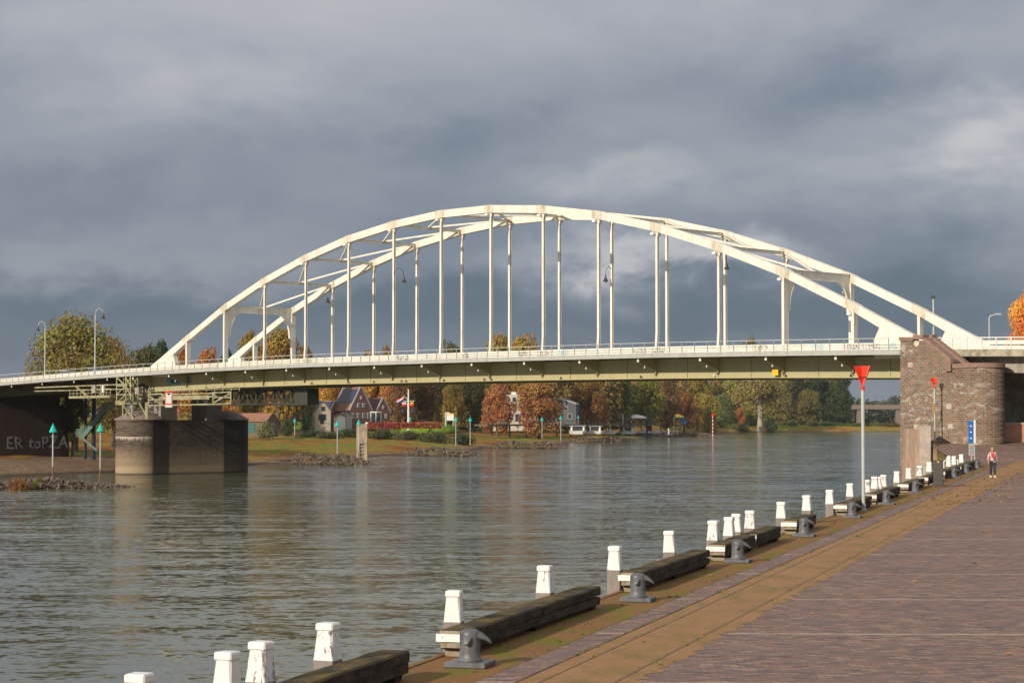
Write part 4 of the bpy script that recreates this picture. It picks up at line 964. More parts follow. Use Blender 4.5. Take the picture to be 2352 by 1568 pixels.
# ------------------------------------------------------------ big red topmark poles
def topmark(loc, h, lab, r, w, yel=False):
    th = thing('topmark_pole', lab, 'navigation mark', loc, 'red topmark poles'); L = Vector(loc)
    b = MB(); b.tube(L + Vector((0, 0, -.3)), L + Vector((0, 0, h - w - .1)), r, n=12); b.build('pole', M_pole, th, smooth=False)
    b = MB(); b.box(L + Vector((0, 0, .02)), (.3, .3, .04)); b.tube(L, L + Vector((0, 0, .25)), r * 1.5, n=10); b.build('base_sleeve', M_pole, th)
    b = MB(); tip = L + Vector((0, 0, h - w - .16)); b.tube(tip, tip + Vector((0, 0, .14)), r * 1.15, n=12); b.build('red_collar', M_red, th)
    # four-sided upturned pyramid folded from plates, open to the front
    z0 = h - w - .02; hw = w * .45
    A = [Vector((-hw, -.02, h)), Vector((0, hw * .75, h)), Vector((hw * .8, -.02, h)), Vector((hw, hw * .35, h - .04))]
    b = MB(); tp = L + Vector((0, 0, z0)); 
    for p, q in ((A[0], A[1]), (A[1], A[2]), (A[2], A[3])):
        P_, Q_ = L + p, L + q; nrm = (Q_ - P_).cross(tp - P_).normalized() * .015
        b.add([P_, Q_, tp + Vector((.012, 0, 0)), tp - Vector((.012, 0, 0)), P_ + nrm, Q_ + nrm, tp + nrm + Vector((.012, 0, 0)), tp + nrm - Vector((.012, 0, 0))], [(0, 1, 2, 3), (7, 6, 5, 4), (0, 4, 5, 1), (1, 5, 6, 2), (3, 2, 6, 7), (0, 3, 7, 4)])
    b.build('cone_topmark', M_red, th)
    b = MB(); b.bar(L + Vector((-hw * .45, -.01, h - w * .55)), L + Vector((hw * .45, -.01, h - w * .55)), .03, .03); b.build('bolt_bar', M_black, th)
    if yel:
        b = MB(); b.box(L + Vector((-.12, -.05, h * .52)), (.12, .12, .85)); b.build('yellow_cover', mat('w_ochre', (.55, .27, .03), .7, .1, 2), th)
    return th
tq = 79.2; p = Vector((xat(1982, tq), tq, 0)); p.z = QZ(p.dot(Qd)) 
topmark(p, zat(840, tq) - p.z, 'tall grey pole with a big red upturned cone on the near quay edge', .07, .80)
YM = 169.0; p = Vector((xat(2147, YM), YM, zat(1013, YM)))
topmark(p, zat(868, YM) - p.z, 'smaller grey pole with red upturned cone standing before the brick tower', .065, .74, True)

# ------------------------------------------------------------ groynes of loose rock
def rock(b, c, r, rr):
    n1 = [(0, 0, 1)] + [(math.cos(a) * .85, math.sin(a) * .85, .35) for a in [2 * math.pi * i / 5 for i in range(5)]] + [(math.cos(a) * .8, math.sin(a) * .8, -.5) for a in [2 * math.pi * (i + .5) / 5 for i in range(5)]]
    an = rr.uniform(0, 6); ca, sa = math.cos(an), math.sin(an); sx, sy, sz = rr.uniform(.7, 1.3), rr.uniform(.6, 1.1), rr.uniform(.5, .9)
    vs = []
    for x, y, z in n1:
        k = rr.uniform(.78, 1.2) * r; x, y, z = x * sx * k, y * sy * k, z * sz * k; vs.append((c[0] + x * ca - y * sa, c[1] + x * sa + y * ca, c[2] + z))
    fs = [(0, 1 + i, 1 + (i + 1) % 5) for i in range(5)] + [(1 + i, 6 + i, 1 + (i + 1) % 5) for i in range(5)] + [(1 + (i + 1) % 5, 6 + i, 6 + (i + 1) % 5) for i in range(5)] + [(10, 9, 8, 7, 6)]
    b.add(vs, fs)
GL = ['low heap of grey brown rubble in the water before the left brick pier', 'dark rocky groyne tip at the foot of the tall concrete pillar', 'rubble groyne tip under the first pair of green cone poles right of the flag mast', 'brown rocky groyne tip under the green cone poles in mid picture',
      'long low rocky groyne left of the white boats', 'farthest low rocky groyne with the red and white striped pole']
for gi, ((a, b_, h), lab) in enumerate(zip(GRO, GL)):
    rr = random.Random(40 + gi); b = MB(); A = Vector((*a, 0)); B = Vector((*b_, 0)); L = (B - A).length; nx = Vector((-(B - A).y, (B - A).x, 0)).normalized()
    if gi == 0: A = A - (B - A).normalized() * 2
    nr = [1100, 900, 750, 700, 700, 650][gi]
    for i in range(nr):
        u = rr.random() ** .8 * 1.06; q = A + (B - A) * u; hw = 3.3 * (1 - max(0, u - .75) * 2.6); v = rr.uniform(-1, 1); q = q + nx * v * hw
        top = h * (1 - v * v * .95) * (1 - max(0, u - .7) * 2.9) * (.8 + .35 * math.sin(u * 7 + gi) ** 2); rad = rr.uniform(.10, .30) * (1 + gi * .10)
        rock(b, (q.x + rr.uniform(-.3, .3), q.y + rr.uniform(-.3, .3), top - rad * .3 + rr.uniform(-.12, .08)), rad, rr)
    tag(b.build('rock_groyne', M_rock), lab, 'rock groyne', 'rubble groynes reaching into the river')
rr = random.Random(8); b = MB()
for i in range(420):
    x = rr.uniform(-54, -40.5); y = rr.uniform(243, 262) + (x + 54) * .5; z = lz(x, y)
    if -.5 < z < 1.5: rock(b, (x, y, max(z, 0) + .05), rr.uniform(.12, .35), rr)
tag(b.build('shore_rubble', M_rock), 'strip of loose rubble on the shore just left of the brick river pier', 'rubble', None, 'stuff')

# ------------------------------------------------------------ green cone beacons
beac = None
def beacon(x, yt, yb, Y, lab, w=None):
    global beac
    X = xat(x, Y); zt = zat(yt, Y); zb = max(-1.0, min(lz(X, Y), 1.6) - .3)
    th = thing('green_beacon', lab, 'beacon', (X, Y, zb), 'green cone poles along the far bank'); L = Vector((X, Y, 0)); ch = .95; 
    b = MB(); b.tube(L + Vector((0, 0, zb)), L + Vector((0, 0, zb + (zt - zb) * .30)), .085, n=8); b.build('rusty_foot', M_rust, th)
    b = MB(); b.tube(L + Vector((0, 0, zb + (zt - zb) * .30)), L + Vector((0, 0, zt - ch + .05)), .08, n=8); b.build('pole', M_pole, th)
    b = MB(); b.lathe(L + Vector((0, 0, zt - ch)), [(.10, -.02), (.42, 0), (.42, .05), (.02, ch)], 14); b.build('cone_topmark', M_green, th)
for a in [(122, 972, 1100, 212, 'leftmost green cone pole, on the heap of rubble'), (231, 972, 1090, 236, 'green cone pole just left of the brick river pier'), (677, 960, 1000, 480, 'green cone pole before the dark conifer'),
          (775, 965, 1047, 325, 'green cone pole on the dark groyne, left of the concrete pillar'), (824, 963, 1045, 345, 'green cone pole directly before the tall concrete pillar'), (942, 957, 990, 560, 'green cone pole directly right of the flag mast foot'),
          (1047, 957, 1035, 415, 'green cone pole, left of the pair at the small white notice board'), (1080, 957, 1030, 428, 'green cone pole, right of the pair at the small white notice board'), (1160, 955, 985, 640, 'green cone pole before the left red-leaved tree'),
          (1245, 957, 1025, 482, 'green cone pole under the right red-leaved tree, left of its pair'), (1288, 954, 1020, 494, 'green cone pole before the dark round-roofed house, right of its pair'), (1328, 954, 985, 700, 'small green cone pole above the left end of the white boats'),
          (1378, 954, 990, 720, 'green cone pole above the middle of the white boats'), (1439, 955, 990, 765, 'green cone pole by the two dark mooring piles'), (1479, 955, 990, 800, 'small green cone pole right of the two dark mooring piles'),
          (1548, 956, 995, 790, 'green cone pole on the farthest groyne'), (1561, 955, 985, 900, 'small green cone pole on the lawn near the blue board')]:
    beacon(*a)
Y = 779; th = thing('striped_pole', 'red and white banded pole with a square red top on the farthest groyne', 'navigation mark', (xat(1637, Y), Y, 0)); X = xat(1637, Y)
z0 = .3; z1 = zat(950, Y)
for i in range(11):
    b = MB(); a = z0 + (z1 - z0 - .9) * i / 11; c = z0 + (z1 - z0 - .9) * (i + 1) / 11; b.tube((X, Y, a), (X, Y, c), .20, n=10); b.build('band', M_red if i % 2 else M_white, th)
b = MB(); b.box((X, Y, z1 - .45), (.95, .95, .9)); b.build('red_topmark', M_red, th)
# concrete pillar
Y = 350; X = xat(832, Y); PW = 1.9; th = thing('mooring_pillar', 'tall weathered concrete mooring pillar with ladder recess near the shore', 'pillar', (X, Y, 0))
zt = zat(973, Y); b = MB()
for x0, x1, y0, y1 in ((-PW / 2, -.38, -.9, .9), (.38, PW / 2, -.9, .9), (-.38, .38, -.55, .9)): b.hexa([(X + x0, Y + y0, -1), (X + x1, Y + y0, -1), (X + x1, Y + y1, -1), (X + x0, Y + y1, -1)], [(X + x0, Y + y0, 2.9), (X + x1, Y + y0, 2.9), (X + x1, Y + y1, 2.9), (X + x0, Y + y1, 2.9)])
b.box((X, Y, (2.9 + zt) / 2), (PW, 1.8, zt - 2.9)); b.build('concrete_shaft', mat('w_pillar', (.40, .32, .22), .9, .15, .8, .01, 4, col2=(.26, .20, .13), c2scale=1.2), th)
for z in (.55, 1.2, 1.85, 2.4):
    b = MB(); b.bar((X - .37, Y - .78, z), (X + .37, Y - .78, z), .10, .16); b.build('rung', M_conc, th)
b = MB(); b.box((X + PW / 2 - .2, Y, zt + .15), (.35, .35, .28)); b.build('top_block', M_white, th)

# ------------------------------------------------------------ trees
def crown_mesh(name, W_, H_, leaves, size, seed, lobes=26, kind='round', gap=.0):
    rr = random.Random(seed); L = []
    for i in range(lobes):
        if kind == 'round':
            a = rr.uniform(0, 6.283); u = rr.random(); z = H_ * (.12 + .80 * u); env = math.sin(math.pi * min(.97, (.16 + .80 * u))) ** .75; rad = W_ / 2 * env * rr.uniform(.35, .85)
            L.append((rad * math.cos(a), rad * math.sin(a), z, W_ * rr.uniform(.13, .25)))
        elif kind == 'cone':
            u = rr.random(); a = rr.uniform(0, 6.283); rad = W_ / 2 * (1 - u) * .75 * rr.uniform(.5, 1); L.append((rad * math.cos(a), rad * math.sin(a), H_ * (.05 + .9 * u), W_ * (.30 - .16 * u)))
        elif kind == 'tall':
            a = rr.uniform(0, 6.283); u = rr.random(); env = math.sin(math.pi * (.12 + .80 * u)) ** .5; rad = W_ / 2 * env * rr.uniform(.2, .8); L.append((rad * math.cos(a), rad * math.sin(a), H_ * (.08 + .84 * u), W_ * rr.uniform(.14, .24)))
        else:  # bush
            a = rr.uniform(0, 6.283); rad = W_ / 2 * rr.uniform(.0, .75); L.append((rad * math.cos(a), rad * math.sin(a), H_ * rr.uniform(.25, .65) * (1 - .5 * rad / W_), min(W_, H_ * 1.3) * rr.uniform(.2, .33)))
    n = leaves; rs = np.random.RandomState(seed); idx = rs.randint(0, len(L), n); LA = np.array(L)
    v = rs.normal(size=(n, 3)); v /= np.linalg.norm(v, axis=1)[:, None]; rad = rs.uniform(.55, 1.08, n) ** .6
    c = LA[idx, :3] + v * (LA[idx, 3] * rad)[:, None] * np.array([1, 1, .85])
    nrm = v * .7 + rs.normal(size=(n, 3)) * .6 + np.array([0, 0, .25]); nrm /= np.linalg.norm(nrm, axis=1)[:, None]
    up = rs.normal(size=(n, 3)); a = np.cross(nrm, up); a /= np.linalg.norm(a, axis=1)[:, None]; b_ = np.cross(nrm, a)
    s1 = (size * rs.uniform(.6, 1.3, n))[:, None]; s2 = (size * rs.uniform(.4, .9, n))[:, None]
    q = np.stack([c - a * s1, c - b_ * s2, c + a * s1, c + b_ * s2], 1).reshape(-1, 3)
    me = bpy.data.meshes.new(name); me.from_pydata(q.tolist(), [], np.arange(n * 4).reshape(-1, 4).tolist()); me.materials.append(M_leaf)
    return me
def trunk_mesh(H_, r, seed, m, hc=.35):
    rr = random.Random(seed); b = MB(); p = [Vector((0, 0, -1.5)), Vector((rr.uniform(-.2, .2), 0, H_ * hc * .5)), Vector((rr.uniform(-.3, .3), rr.uniform(-.3, .3), H_ * hc)), Vector((rr.uniform(-.6, .6), rr.uniform(-.5, .5), H_ * .8))]
    b.path(p, [r * 1.25, r, r * .85, r * .25], 8)
    for i in range(6):
        a = rr.uniform(0, 6.28); z = H_ * rr.uniform(hc * .8, .65); base = Vector((0, 0, z)); q = base + Vector((math.cos(a), math.sin(a), .9)) * H_ * rr.uniform(.14, .26); b.path([base, (base + q) / 2 + Vector((0, 0, .3)), q], [r * .45, r * .3, r * .08], 6)
    me_o = b.build('tmp', m); me = me_o.data; bpy.data.objects.remove(me_o); return me
CM = {'A': crown_mesh('crown_big', 12, 14, 15000, .19, 21, 60), 'a': crown_mesh('crown_a', 12, 14, 8500, .30, 1, 40), 'b': crown_mesh('crown_b', 12, 14, 8500, .29, 2, 34), 'c': crown_mesh('crown_c', 12, 15, 8000, .31, 3, 46, 'tall'), 'd': crown_mesh('crown_d', 12, 13, 7500, .33, 11, 28),
      'n': crown_mesh('crown_n', 5, 14, 3600, .24, 4, 60, 'cone'), 'u': crown_mesh('crown_u', 6, 4, 2200, .20, 5, 18, 'bush'), 'w': crown_mesh('crown_w', 9, 13, 5200, .26, 6, 44, 'tall')}
TM = {'n': trunk_mesh(16, .42, 1, M_bark), 'p': trunk_mesh(20, .9, 2, M_palebark, .5)}
def tree(name, label, x, Y, ytop, wpx, col, kind='a', base=None, cb=.12, tk='n', cat='tree', group=None, rz=None, pale=False, z0=None):
    X = xat(x, Y); zb = lz(X, Y) if z0 is None else z0; zt = zat(ytop, Y); Hh = zt - zb; Wm = wpx * Y / F
    rr = random.Random(int(x * 7 + Y)); th = local_thing(name, label, cat, (X, Y, zb), rr.uniform(0, 6.28) if rz is None else rz, group)
    me = CM[kind]; bw, bh = {'A': (12, 14), 'a': (12, 14), 'b': (12, 14), 'c': (12, 15), 'd': (12, 13), 'n': (5, 14), 'u': (6, 4), 'w': (9, 13)}[kind]
    o = bpy.data.objects.new('crown' if cat == 'tree' else 'foliage', me); COL.objects.link(o); o.parent = th; o.location = (0, 0, Hh * cb); o.scale = (Wm / bw, Wm / bw, Hh * (1 - cb) / (bh * .97)); o.color = (*col, 1)
    if cat == 'tree':
        t = bpy.data.objects.new('trunk', TM[tk]); COL.objects.link(t); t.parent = th; k = Hh / (16 if tk == 'n' else 20); t.scale = (k, k, k * .95)
    return th
GOLD = (.42, .21, .015); ORG = (.36, .115, .015); RED = (.34, .075, .015); OLIVE = (.13, .115, .022); DKG = (.035, .065, .018); GRN = (.10, .15, .015); YG = (.20, .20, .02); BRN = (.16, .085, .022); RUST = (.24, .095, .02); PALE = (.26, .22, .06); WIL = (.27, .215, .03)
T = 'tree'
TL = [
 ('big rounded green and rust tree rising behind the left approach span', 172, 330, 737, 236, (.215, .175, .032), 'A', .14), ('smaller olive tree touching the right side of the big left tree', 262, 345, 788, 90, (.27, .15, .03), 'A', .12),
 ('low olive green tree behind the parapet just right of the big left tree', 335, 430, 795, 95, (.085, .085, .02), 'a', .2), ('dark green tree just left of the foot of the arch', 372, 470, 790, 60, DKG, 'b', .2),
 ('small orange tree seen under the left end of the near arch', 415, 560, 806, 55, ORG, 'b', .15), ('orange tree between the first two posts of the near arch', 478, 560, 802, 70, ORG, 'a', .15), ('dark green tree behind the left portal post', 520, 600, 806, 40, DKG, 'b', .2),
 ('golden tree standing high behind the left portal', 640, 560, 754, 118, (.26, .15, .015), 'a', .12), ('olive gold tree left of the high golden tree', 578, 575, 772, 75, (.24, .16, .02), 'c', .15), ('rust orange tree right of the high golden tree', 700, 590, 803, 55, RUST, 'b', .15),
 ('bright golden tree behind the low shed with the red roof', 600, 640, 840, 110, GOLD, 'a', .1), ('golden tree glimpsed between pier columns and deck', 485, 470, 872, 130, (.38, .20, .02), 'd', .05), ('tall gold brown tree showing above the deck at the middle of the arch', 1205, 700, 773, 105, (.32, .19, .025), 'a', .1), ('gold brown tree beside it, just left above the deck', 1148, 705, 777, 100, (.28, .18, .025), 'b', .1), ('dark olive treetop just above the deck left of the gold brown pair', 1034, 700, 788, 84, (.10, .10, .03), 'a', .1),
 ('rusty treetop just above the deck under the fifth hanger', 888, 700, 801, 40, (.24, .12, .03), 'b', .1), ('round green treetop just above the deck at the right', 1725, 1100, 775, 44, (.16, .16, .03), 'a', .1), ('bright golden tree between shed and conifer', 672, 650, 835, 80, GOLD, 'd', .1), ('bright golden tree behind the cream gabled cottage', 735, 690, 838, 85, (.46, .25, .015), 'b', .1),
 ('golden tree behind the ridge of the big brick house', 790, 700, 842, 80, GOLD, 'c', .1), ('golden tree right of the big brick gable', 868, 690, 838, 85, (.44, .21, .012), 'a', .1), ('amber tree behind the small right brick house', 905, 680, 850, 60, (.34, .155, .015), 'd', .1),
 ('dark pointed conifer left of the cream cottage', 705, 585, 886, 34, (.03, .055, .016), 'n', .0), ('bare brownish tree left of the dark conifer', 668, 560, 918, 46, (.10, .085, .04), 'd', .05),
 ('brown tree directly left of the flag mast', 925, 650, 858, 70, BRN, 'b', .1), ('dark brown tree right of the flag mast', 972, 660, 850, 66, (.12, .06, .018), 'a', .12), ('shadowy dark green tree behind the flag mast', 950, 700, 860, 80, (.035, .04, .012), 'd', .05),
 ('olive gold tree above the two saplings', 1042, 640, 880, 64, (.19, .135, .022), 'b', .22), ('dark tree between the olive gold tree and the first red tree', 1090, 680, 862, 70, (.055, .055, .014), 'a', .1), ('olive topped tree left of the first red-leaved tree', 1112, 700, 868, 52, (.15, .13, .03), 'c', .1), ('dark brown tree behind the two saplings', 1008, 690, 858, 60, (.08, .055, .015), 'c', .05),
 ('round orange-red tree before the left side of the white villa', 1143, 610, 884, 84, (.33, .12, .03), 'b', .04), ('larger orange-red tree before the right side of the white villa', 1238, 600, 874, 112, (.30, .13, .03), 'a', .04),
 ('gold brown tree behind the white villa', 1192, 720, 868, 80, (.22, .12, .02), 'd', .1), ('rust tree behind the dark round-roofed house', 1300, 760, 860, 70, RUST, 'b', .1), ('dark hearted gold tree right of the round-roofed house', 1350, 720, 868, 80, (.20, .10, .018), 'a', .2), ('small amber tree before the green tree', 1385, 740, 922, 36, (.32, .14, .02), 'b', .12),
 ('bright green tree above the mooring piles', 1428, 765, 866, 76, (.13, .16, .02), 'a', .18), ('yellow green tree right of the bright green tree', 1490, 810, 864, 74, YG, 'b', .15), ('brown gold tree above the terrace umbrellas', 1535, 870, 862, 62, BRN, 'c', .1), ('russet tree right of the terrace umbrellas', 1572, 930, 900, 52, RUST, 'a', .08), ('olive gold tree behind the yellow willow', 1602, 985, 862, 80, (.20, .15, .02), 'd', .1),
 ('feathery yellow willow at the water edge', 1627, 970, 906, 60, WIL, 'w', .0), ('grey green willow beside the striped pole', 1662, 1036, 905, 50, (.12, .15, .05), 'w', .0), ('tiny red tree on the bank right of the grey green willow', 1705, 1062, 935, 26, (.35, .09, .02), 'b', .1),
 ('pale olive poplar left of the thick white trunk', 1695, 1090, 858, 90, PALE, 'c', .15), ('pale olive tree right of the thick white trunk', 1785, 1095, 868, 76, (.19, .16, .045), 'c', .05), ('round olive tree on the right bank', 1855, 1095, 895, 60, (.15, .125, .03), 'a', .04),
 ('tall dark green tree above the round olive tree', 1885, 1140, 862, 84, (.03, .055, .022), 'a', .05), ('tall dark green tree ending the wood on the right', 1932, 1130, 860, 66, (.04, .065, .022), 'c', .04), ('dark tree behind the pale trunk', 1830, 1160, 862, 70, (.05, .06, .02), 'd', .05),
 ('yellow green thicket tree left of the thick white trunk', 1732, 1060, 905, 50, (.20, .20, .03), 'b', .05), ('low green thicket right of the red bush', 1655, 1060, 925, 50, (.09, .11, .025), 'd', .03), ('amber tree above the lawn left of the yellow willow', 1598, 960, 925, 44, (.30, .19, .02), 'b', .08),
]
for lab, x, Y, yt, w, col, kd, cb in TL:
    tree('autumn_tree' if col[0] > col[1] else ('conifer' if kd == 'n' else 'leafy_tree'), lab, x, Y, yt, w, col, kd, cb=cb)
tree('poplar', 'huge poplar with a thick whitish trunk on the far bank', 1745, 1035, 858, 104, (.25, .20, .055), 'a', cb=.30, tk='p')
for lab, x in (('yellow green sapling left of the small white notice board', 1021), ('yellow green sapling right of the small white notice board', 1047)): tree('sapling', lab, x, 600, 936, 13, (.30, .24, .02), 'n', cb=.35)
tree('orange_tree', 'vivid orange tree cut by the right edge of the picture', 2366, 205, 672, 112, (.62, .24, .012), 'A', cb=.25, z0=5)
tree('orange_tree', 'dark trunked tree under the approach span by the metal staircase', 168, 300, 890, 66, (.05, .05, .015), 'd', cb=.2)
for i, (x, Y, yt, w, col, lab) in enumerate([(440, 400, 938, 150, (.20, .13, .02), 'rusty bush mass glimpsed behind the bearings of the brick river pier'), (610, 470, 962, 46, (.15, .16, .07), 'grey green willow bush before the shed'), (660, 540, 958, 36, (.06, .08, .03), 'dark bush left of the conifer foot'), (800, 520, 982, 90, (.06, .085, .03), 'dark green bush row left of the concrete pillar'), (880, 520, 984, 80, (.07, .09, .035), 'dark green bush right of the concrete pillar'),
     (940, 510, 986, 70, (.09, .09, .04), 'olive bush below the flag mast'), (1000, 500, 988, 70, (.07, .085, .035), 'olive bush right of the flag mast'), (1062, 490, 990, 60, (.055, .075, .03), 'dark bush at the first green cone pair'), (720, 520, 986, 100, (.05, .07, .025), 'dark bush row at the foot of the conifer'),
     (1768, 1045, 955, 52, (.12, .16, .045), 'round green bush right of the thick white trunk'), (1820, 1075, 962, 36, (.12, .15, .04), 'pointed green bush on the right bank'), (1868, 1085, 968, 40, (.10, .115, .035), 'low olive bush on the right bank'), (1900, 1090, 966, 60, (.08, .12, .05), 'grey green bush below the dark trees'),
     (1975, 1090, 970, 90, (.13, .11, .04), 'ochre bush left of the red topmark pole'), (2045, 1090, 969, 80, (.12, .10, .035), 'ochre bush right of the red topmark pole'), (45, 205, 1092, 60, (.22, .10, .03), 'rusty weeds on the left heap of rubble'), (90, 208, 1093, 30, (.15, .16, .03), 'green weeds on the left heap of rubble'),
     (640, 330, 1056, 110, (.14, .07, .02), 'rusty low scrub right of the river pier'), (700, 338, 1052, 60, (.17, .09, .025), 'rusty low scrub left of the dark groyne'), (760, 500, 990, 60, (.10, .09, .04), 'brown bush behind the cone poles'), (1700, 1030, 968, 44, (.10, .09, .03), 'brown thicket on the bank left of the thick white trunk')]):
    tree('bush', lab, x, Y, yt, w, col, 'u', cb=0, cat='bush')
# the wood behind, one mass
rs = np.random.RandomState(5); n = 62000
X0 = rs.uniform(-115, 196, n); t_ = (X0 + 115) / 300; Yc = np.interp(X0, [-130, 40, 58, 75, 100, 125, 205], [745, 760, 880, 990, 1110, 1165, 1185]); dep = rs.uniform(-18, 30, n)
hh = 21 + 4 * np.sin(X0 * .21) + 3 * np.sin(X0 * .47 + 2) + 2.2 * np.sin(X0 * 1.1 + dep * .2) + np.clip((X0 - 70) / 50, 0, 1) * 9
zc = 3 + (hh) * rs.random(n) ** .7 ; c = np.stack([X0 * (1 + 0 * t_), Yc + dep, zc], 1)
nrm = rs.normal(size=(n, 3)) + np.array([-.5, -.7, .4]); nrm /= np.linalg.norm(nrm, axis=1)[:, None]; a = np.cross(nrm, rs.normal(size=(n, 3))); a /= np.linalg.norm(a, axis=1)[:, None]; b_ = np.cross(nrm, a); sz = rs.uniform(.5, 1.1, n)[:, None]
q = np.stack([c - a * sz, c - b_ * sz * .8, c + a * sz, c + b_ * sz * .8], 1).reshape(-1, 3)
me = bpy.data.meshes.new('woodland'); me.from_pydata(q.tolist(), [], np.arange(n * 4).reshape(-1, 4).tolist()); me.materials.append(M_leaf)
o = bpy.data.objects.new('woodland', me); COL.objects.link(o); o.color = (.19, .125, .03, 1); tag(o, 'brown and gold autumn wood massed behind the houses and park trees', 'wood', None, 'stuff')
rs = np.random.RandomState(6); n = 26000; X0 = rs.uniform(150, 520, n); Yc = 1420 + rs.uniform(-60, 60, n)
hh = 12 + 5 * np.sin(X0 * .035 + .4) + 2.5 * np.sin(X0 * .11) + 13 * np.exp(-((X0 - 279) / 17) ** 2) + 1.5 * np.sin(X0 * .5); c = np.stack([X0, Yc, 2 + hh * rs.random(n) ** .6], 1)
nrm = rs.normal(size=(n, 3)) + np.array([-.5, -.7, .4]); nrm /= np.linalg.norm(nrm, axis=1)[:, None]; a = np.cross(nrm, rs.normal(size=(n, 3))); a /= np.linalg.norm(a, axis=1)[:, None]; b_ = np.cross(nrm, a); sz = rs.uniform(.8, 1.8, n)[:, None]
q = np.stack([c - a * sz, c - b_ * sz * .8, c + a * sz, c + b_ * sz * .8], 1).reshape(-1, 3)
me = bpy.data.meshes.new('far_woodland'); me.from_pydata(q.tolist(), [], np.arange(n * 4).reshape(-1, 4).tolist()); me.materials.append(M_leaf)
o = bpy.data.objects.new('far_woodland', me); COL.objects.link(o); o.color = (.055, .065, .05, 1); tag(o, 'low bluish green trees on the far horizon at the right', 'wood', None, 'stuff')
b = MB(); b.hexa([(200, 1330, 13.2), (420, 1330, 13.2), (420, 1336, 13.2), (200, 1336, 13.2)], [(200, 1330, 16.2), (420, 1330, 16.2), (420, 1336, 16.2), (200, 1336, 16.2)])
rb = b.build('far_viaduct', mat('w_farconc', (.20, .15, .13), .9, .1, .05)); tag(rb, 'long grey railway viaduct far off at the right horizon', 'viaduct')
for i in range(9):
    b = MB(); x0 = 205 + i * 26; b.hexa([(x0, 1331, 0), (x0 + 3, 1331, 0), (x0 + 3, 1335, 0), (x0, 1335, 0)], [(x0, 1331, 13.2), (x0 + 3, 1331, 13.2), (x0 + 3, 1335, 13.2), (x0, 1335, 13.2)]); b.build('pier', MC['w_farconc'], rb)

# ------------------------------------------------------------ houses
def house(name, label, x, Y, ybase, w, L, hw, hr, rot, wm, rm, wins=(), chim=None, coping=None, solar=None, z0=None, cat='house', steps=0):
    X = xat(x, Y); zb = zat(ybase, Y) if z0 is None else z0
    th = local_thing(name, label, cat, (X, Y, zb), rot); b = MB(); ov = .25     # gable wall faces local -Y, ridge runs along +Y
    b.prism([(-w / 2, 0, -3), (w / 2, 0, -3), (w / 2, 0, hw), (0, 0, hr), (-w / 2, 0, hw)], (0, L, 0)); b.build('wall', wm, th)
    for sx in (-1, 1):
        b = MB(); e = Vector((sx * (w / 2 + ov), 0, hw - ov * (hr - hw) / (w / 2))); r_ = Vector((0, 0, hr)); nn = Vector((sx * (hr - hw), 0, w / 2)).normalized()
        g = .28 if coping is not None else -.2
        b.hexa([e + nn * .02 + Vector((0, g, 0)), r_ + nn * .02 + Vector((0, g, 0)), r_ + nn * .02 + Vector((0, L - g, 0)), e + nn * .02 + Vector((0, L - g, 0))], [e + nn * .2 + Vector((0, g, 0)), r_ + nn * .2 + Vector((0, g, 0)), r_ + nn * .2 + Vector((0, L - g, 0)), e + nn * .2 + Vector((0, L - g, 0))])
        ro = b.build('roof', rm, th)
        if solar and sx == -1:
            f0, f1, y0, y1 = solar; P_ = lambda f, y: e + (r_ - e) * f + Vector((0, y, 0)) + nn * .22
            b = MB(); b.hexa([P_(f0, y0), P_(f1, y0), P_(f1, y1), P_(f0, y1)], [v + nn * .06 for v in (P_(f0, y0), P_(f1, y0), P_(f1, y1), P_(f0, y1))]); b.build('solar_panels', M_solar, ro)
        if coping is not None:
            for yy in (-.03, L - .27):
                b = MB(); b.hexa([e + nn * .0 + Vector((0, yy, 0)), r_ + nn * .0 + Vector((0, yy, 0)), r_ + Vector((0, yy + .3, 0)), e + Vector((0, yy + .3, 0))], [v + nn * .38 for v in (e + Vector((0, yy, 0)), r_ + Vector((0, yy, 0)), r_ + Vector((0, yy + .3, 0)), e + Vector((0, yy + .3, 0)))]); b.build('gable_coping', coping, th)
        if chim and sx == -1:
            b = MB(); b.box((0, chim, hr + .35), (.7, .7, 1.6)); b.build('chimney', M_hbrick, ro)
    for (face, u, z, ww, wh, dark) in wins:
        if face == 'g': c = Vector((u, -.04, z)); sx_ = (ww, .12, wh); gl = (ww - .2, .05, wh - .2); off = Vector((0, -.06, 0))
        else: c = Vector((-w / 2 - .04, u, z)); sx_ = (.12, ww, wh); gl = (.05, ww - .2, wh - .2); off = Vector((-.06, 0, 0))
        b = MB(); b.box(c, sx_); f = b.build('window', M_white if not dark else M_black, th); b = MB(); b.box(c + off, gl); b.build('pane', M_glass, f)
        if not dark: b = MB(); b.box(c + off * 1.7, (.08, .04, wh - .2) if face == 'g' else (.04, .08, wh - .2)); b.build('glazing_bar', M_white, f)
    return th
CP = M_ltgrey
house('brick_house', 'large brown brick house with steep gable and solar panels on its roof', 829.5, 600, 968, 8.0, 8.6, 3.6, 10.4, R(42), M_hbrick, M_rooftile,
      [('g', 0, 7.2, .8, 1.0, 0), ('g', -.95, 4.9, 1.1, 1.3, 0), ('g', .95, 4.9, 1.1, 1.3, 0), ('g', -2.9, 1.8, 1.2, 1.5, 0), ('g', -1.0, 1.8, 1.2, 1.5, 0), ('g', 1.0, 1.8, 1.2, 1.5, 0), ('g', 2.9, 1.8, 1.2, 1.8, 0)], 4.3, CP, (.32, .9, .5, 8.1))
house('brick_house', 'small brown brick house with dormered dark roof right of the large brick house', 880.5, 606, 968, 5.2, 7.0, 2.9, 7.2, R(42), M_hbrick, M_roofdark, [('g', 0, 4.4, .7, 1.0, 0), ('g', 1.1, 1.7, 1.0, 1.4, 0), ('g', -1.2, 1.7, 1.0, 1.4, 0)], None, CP)
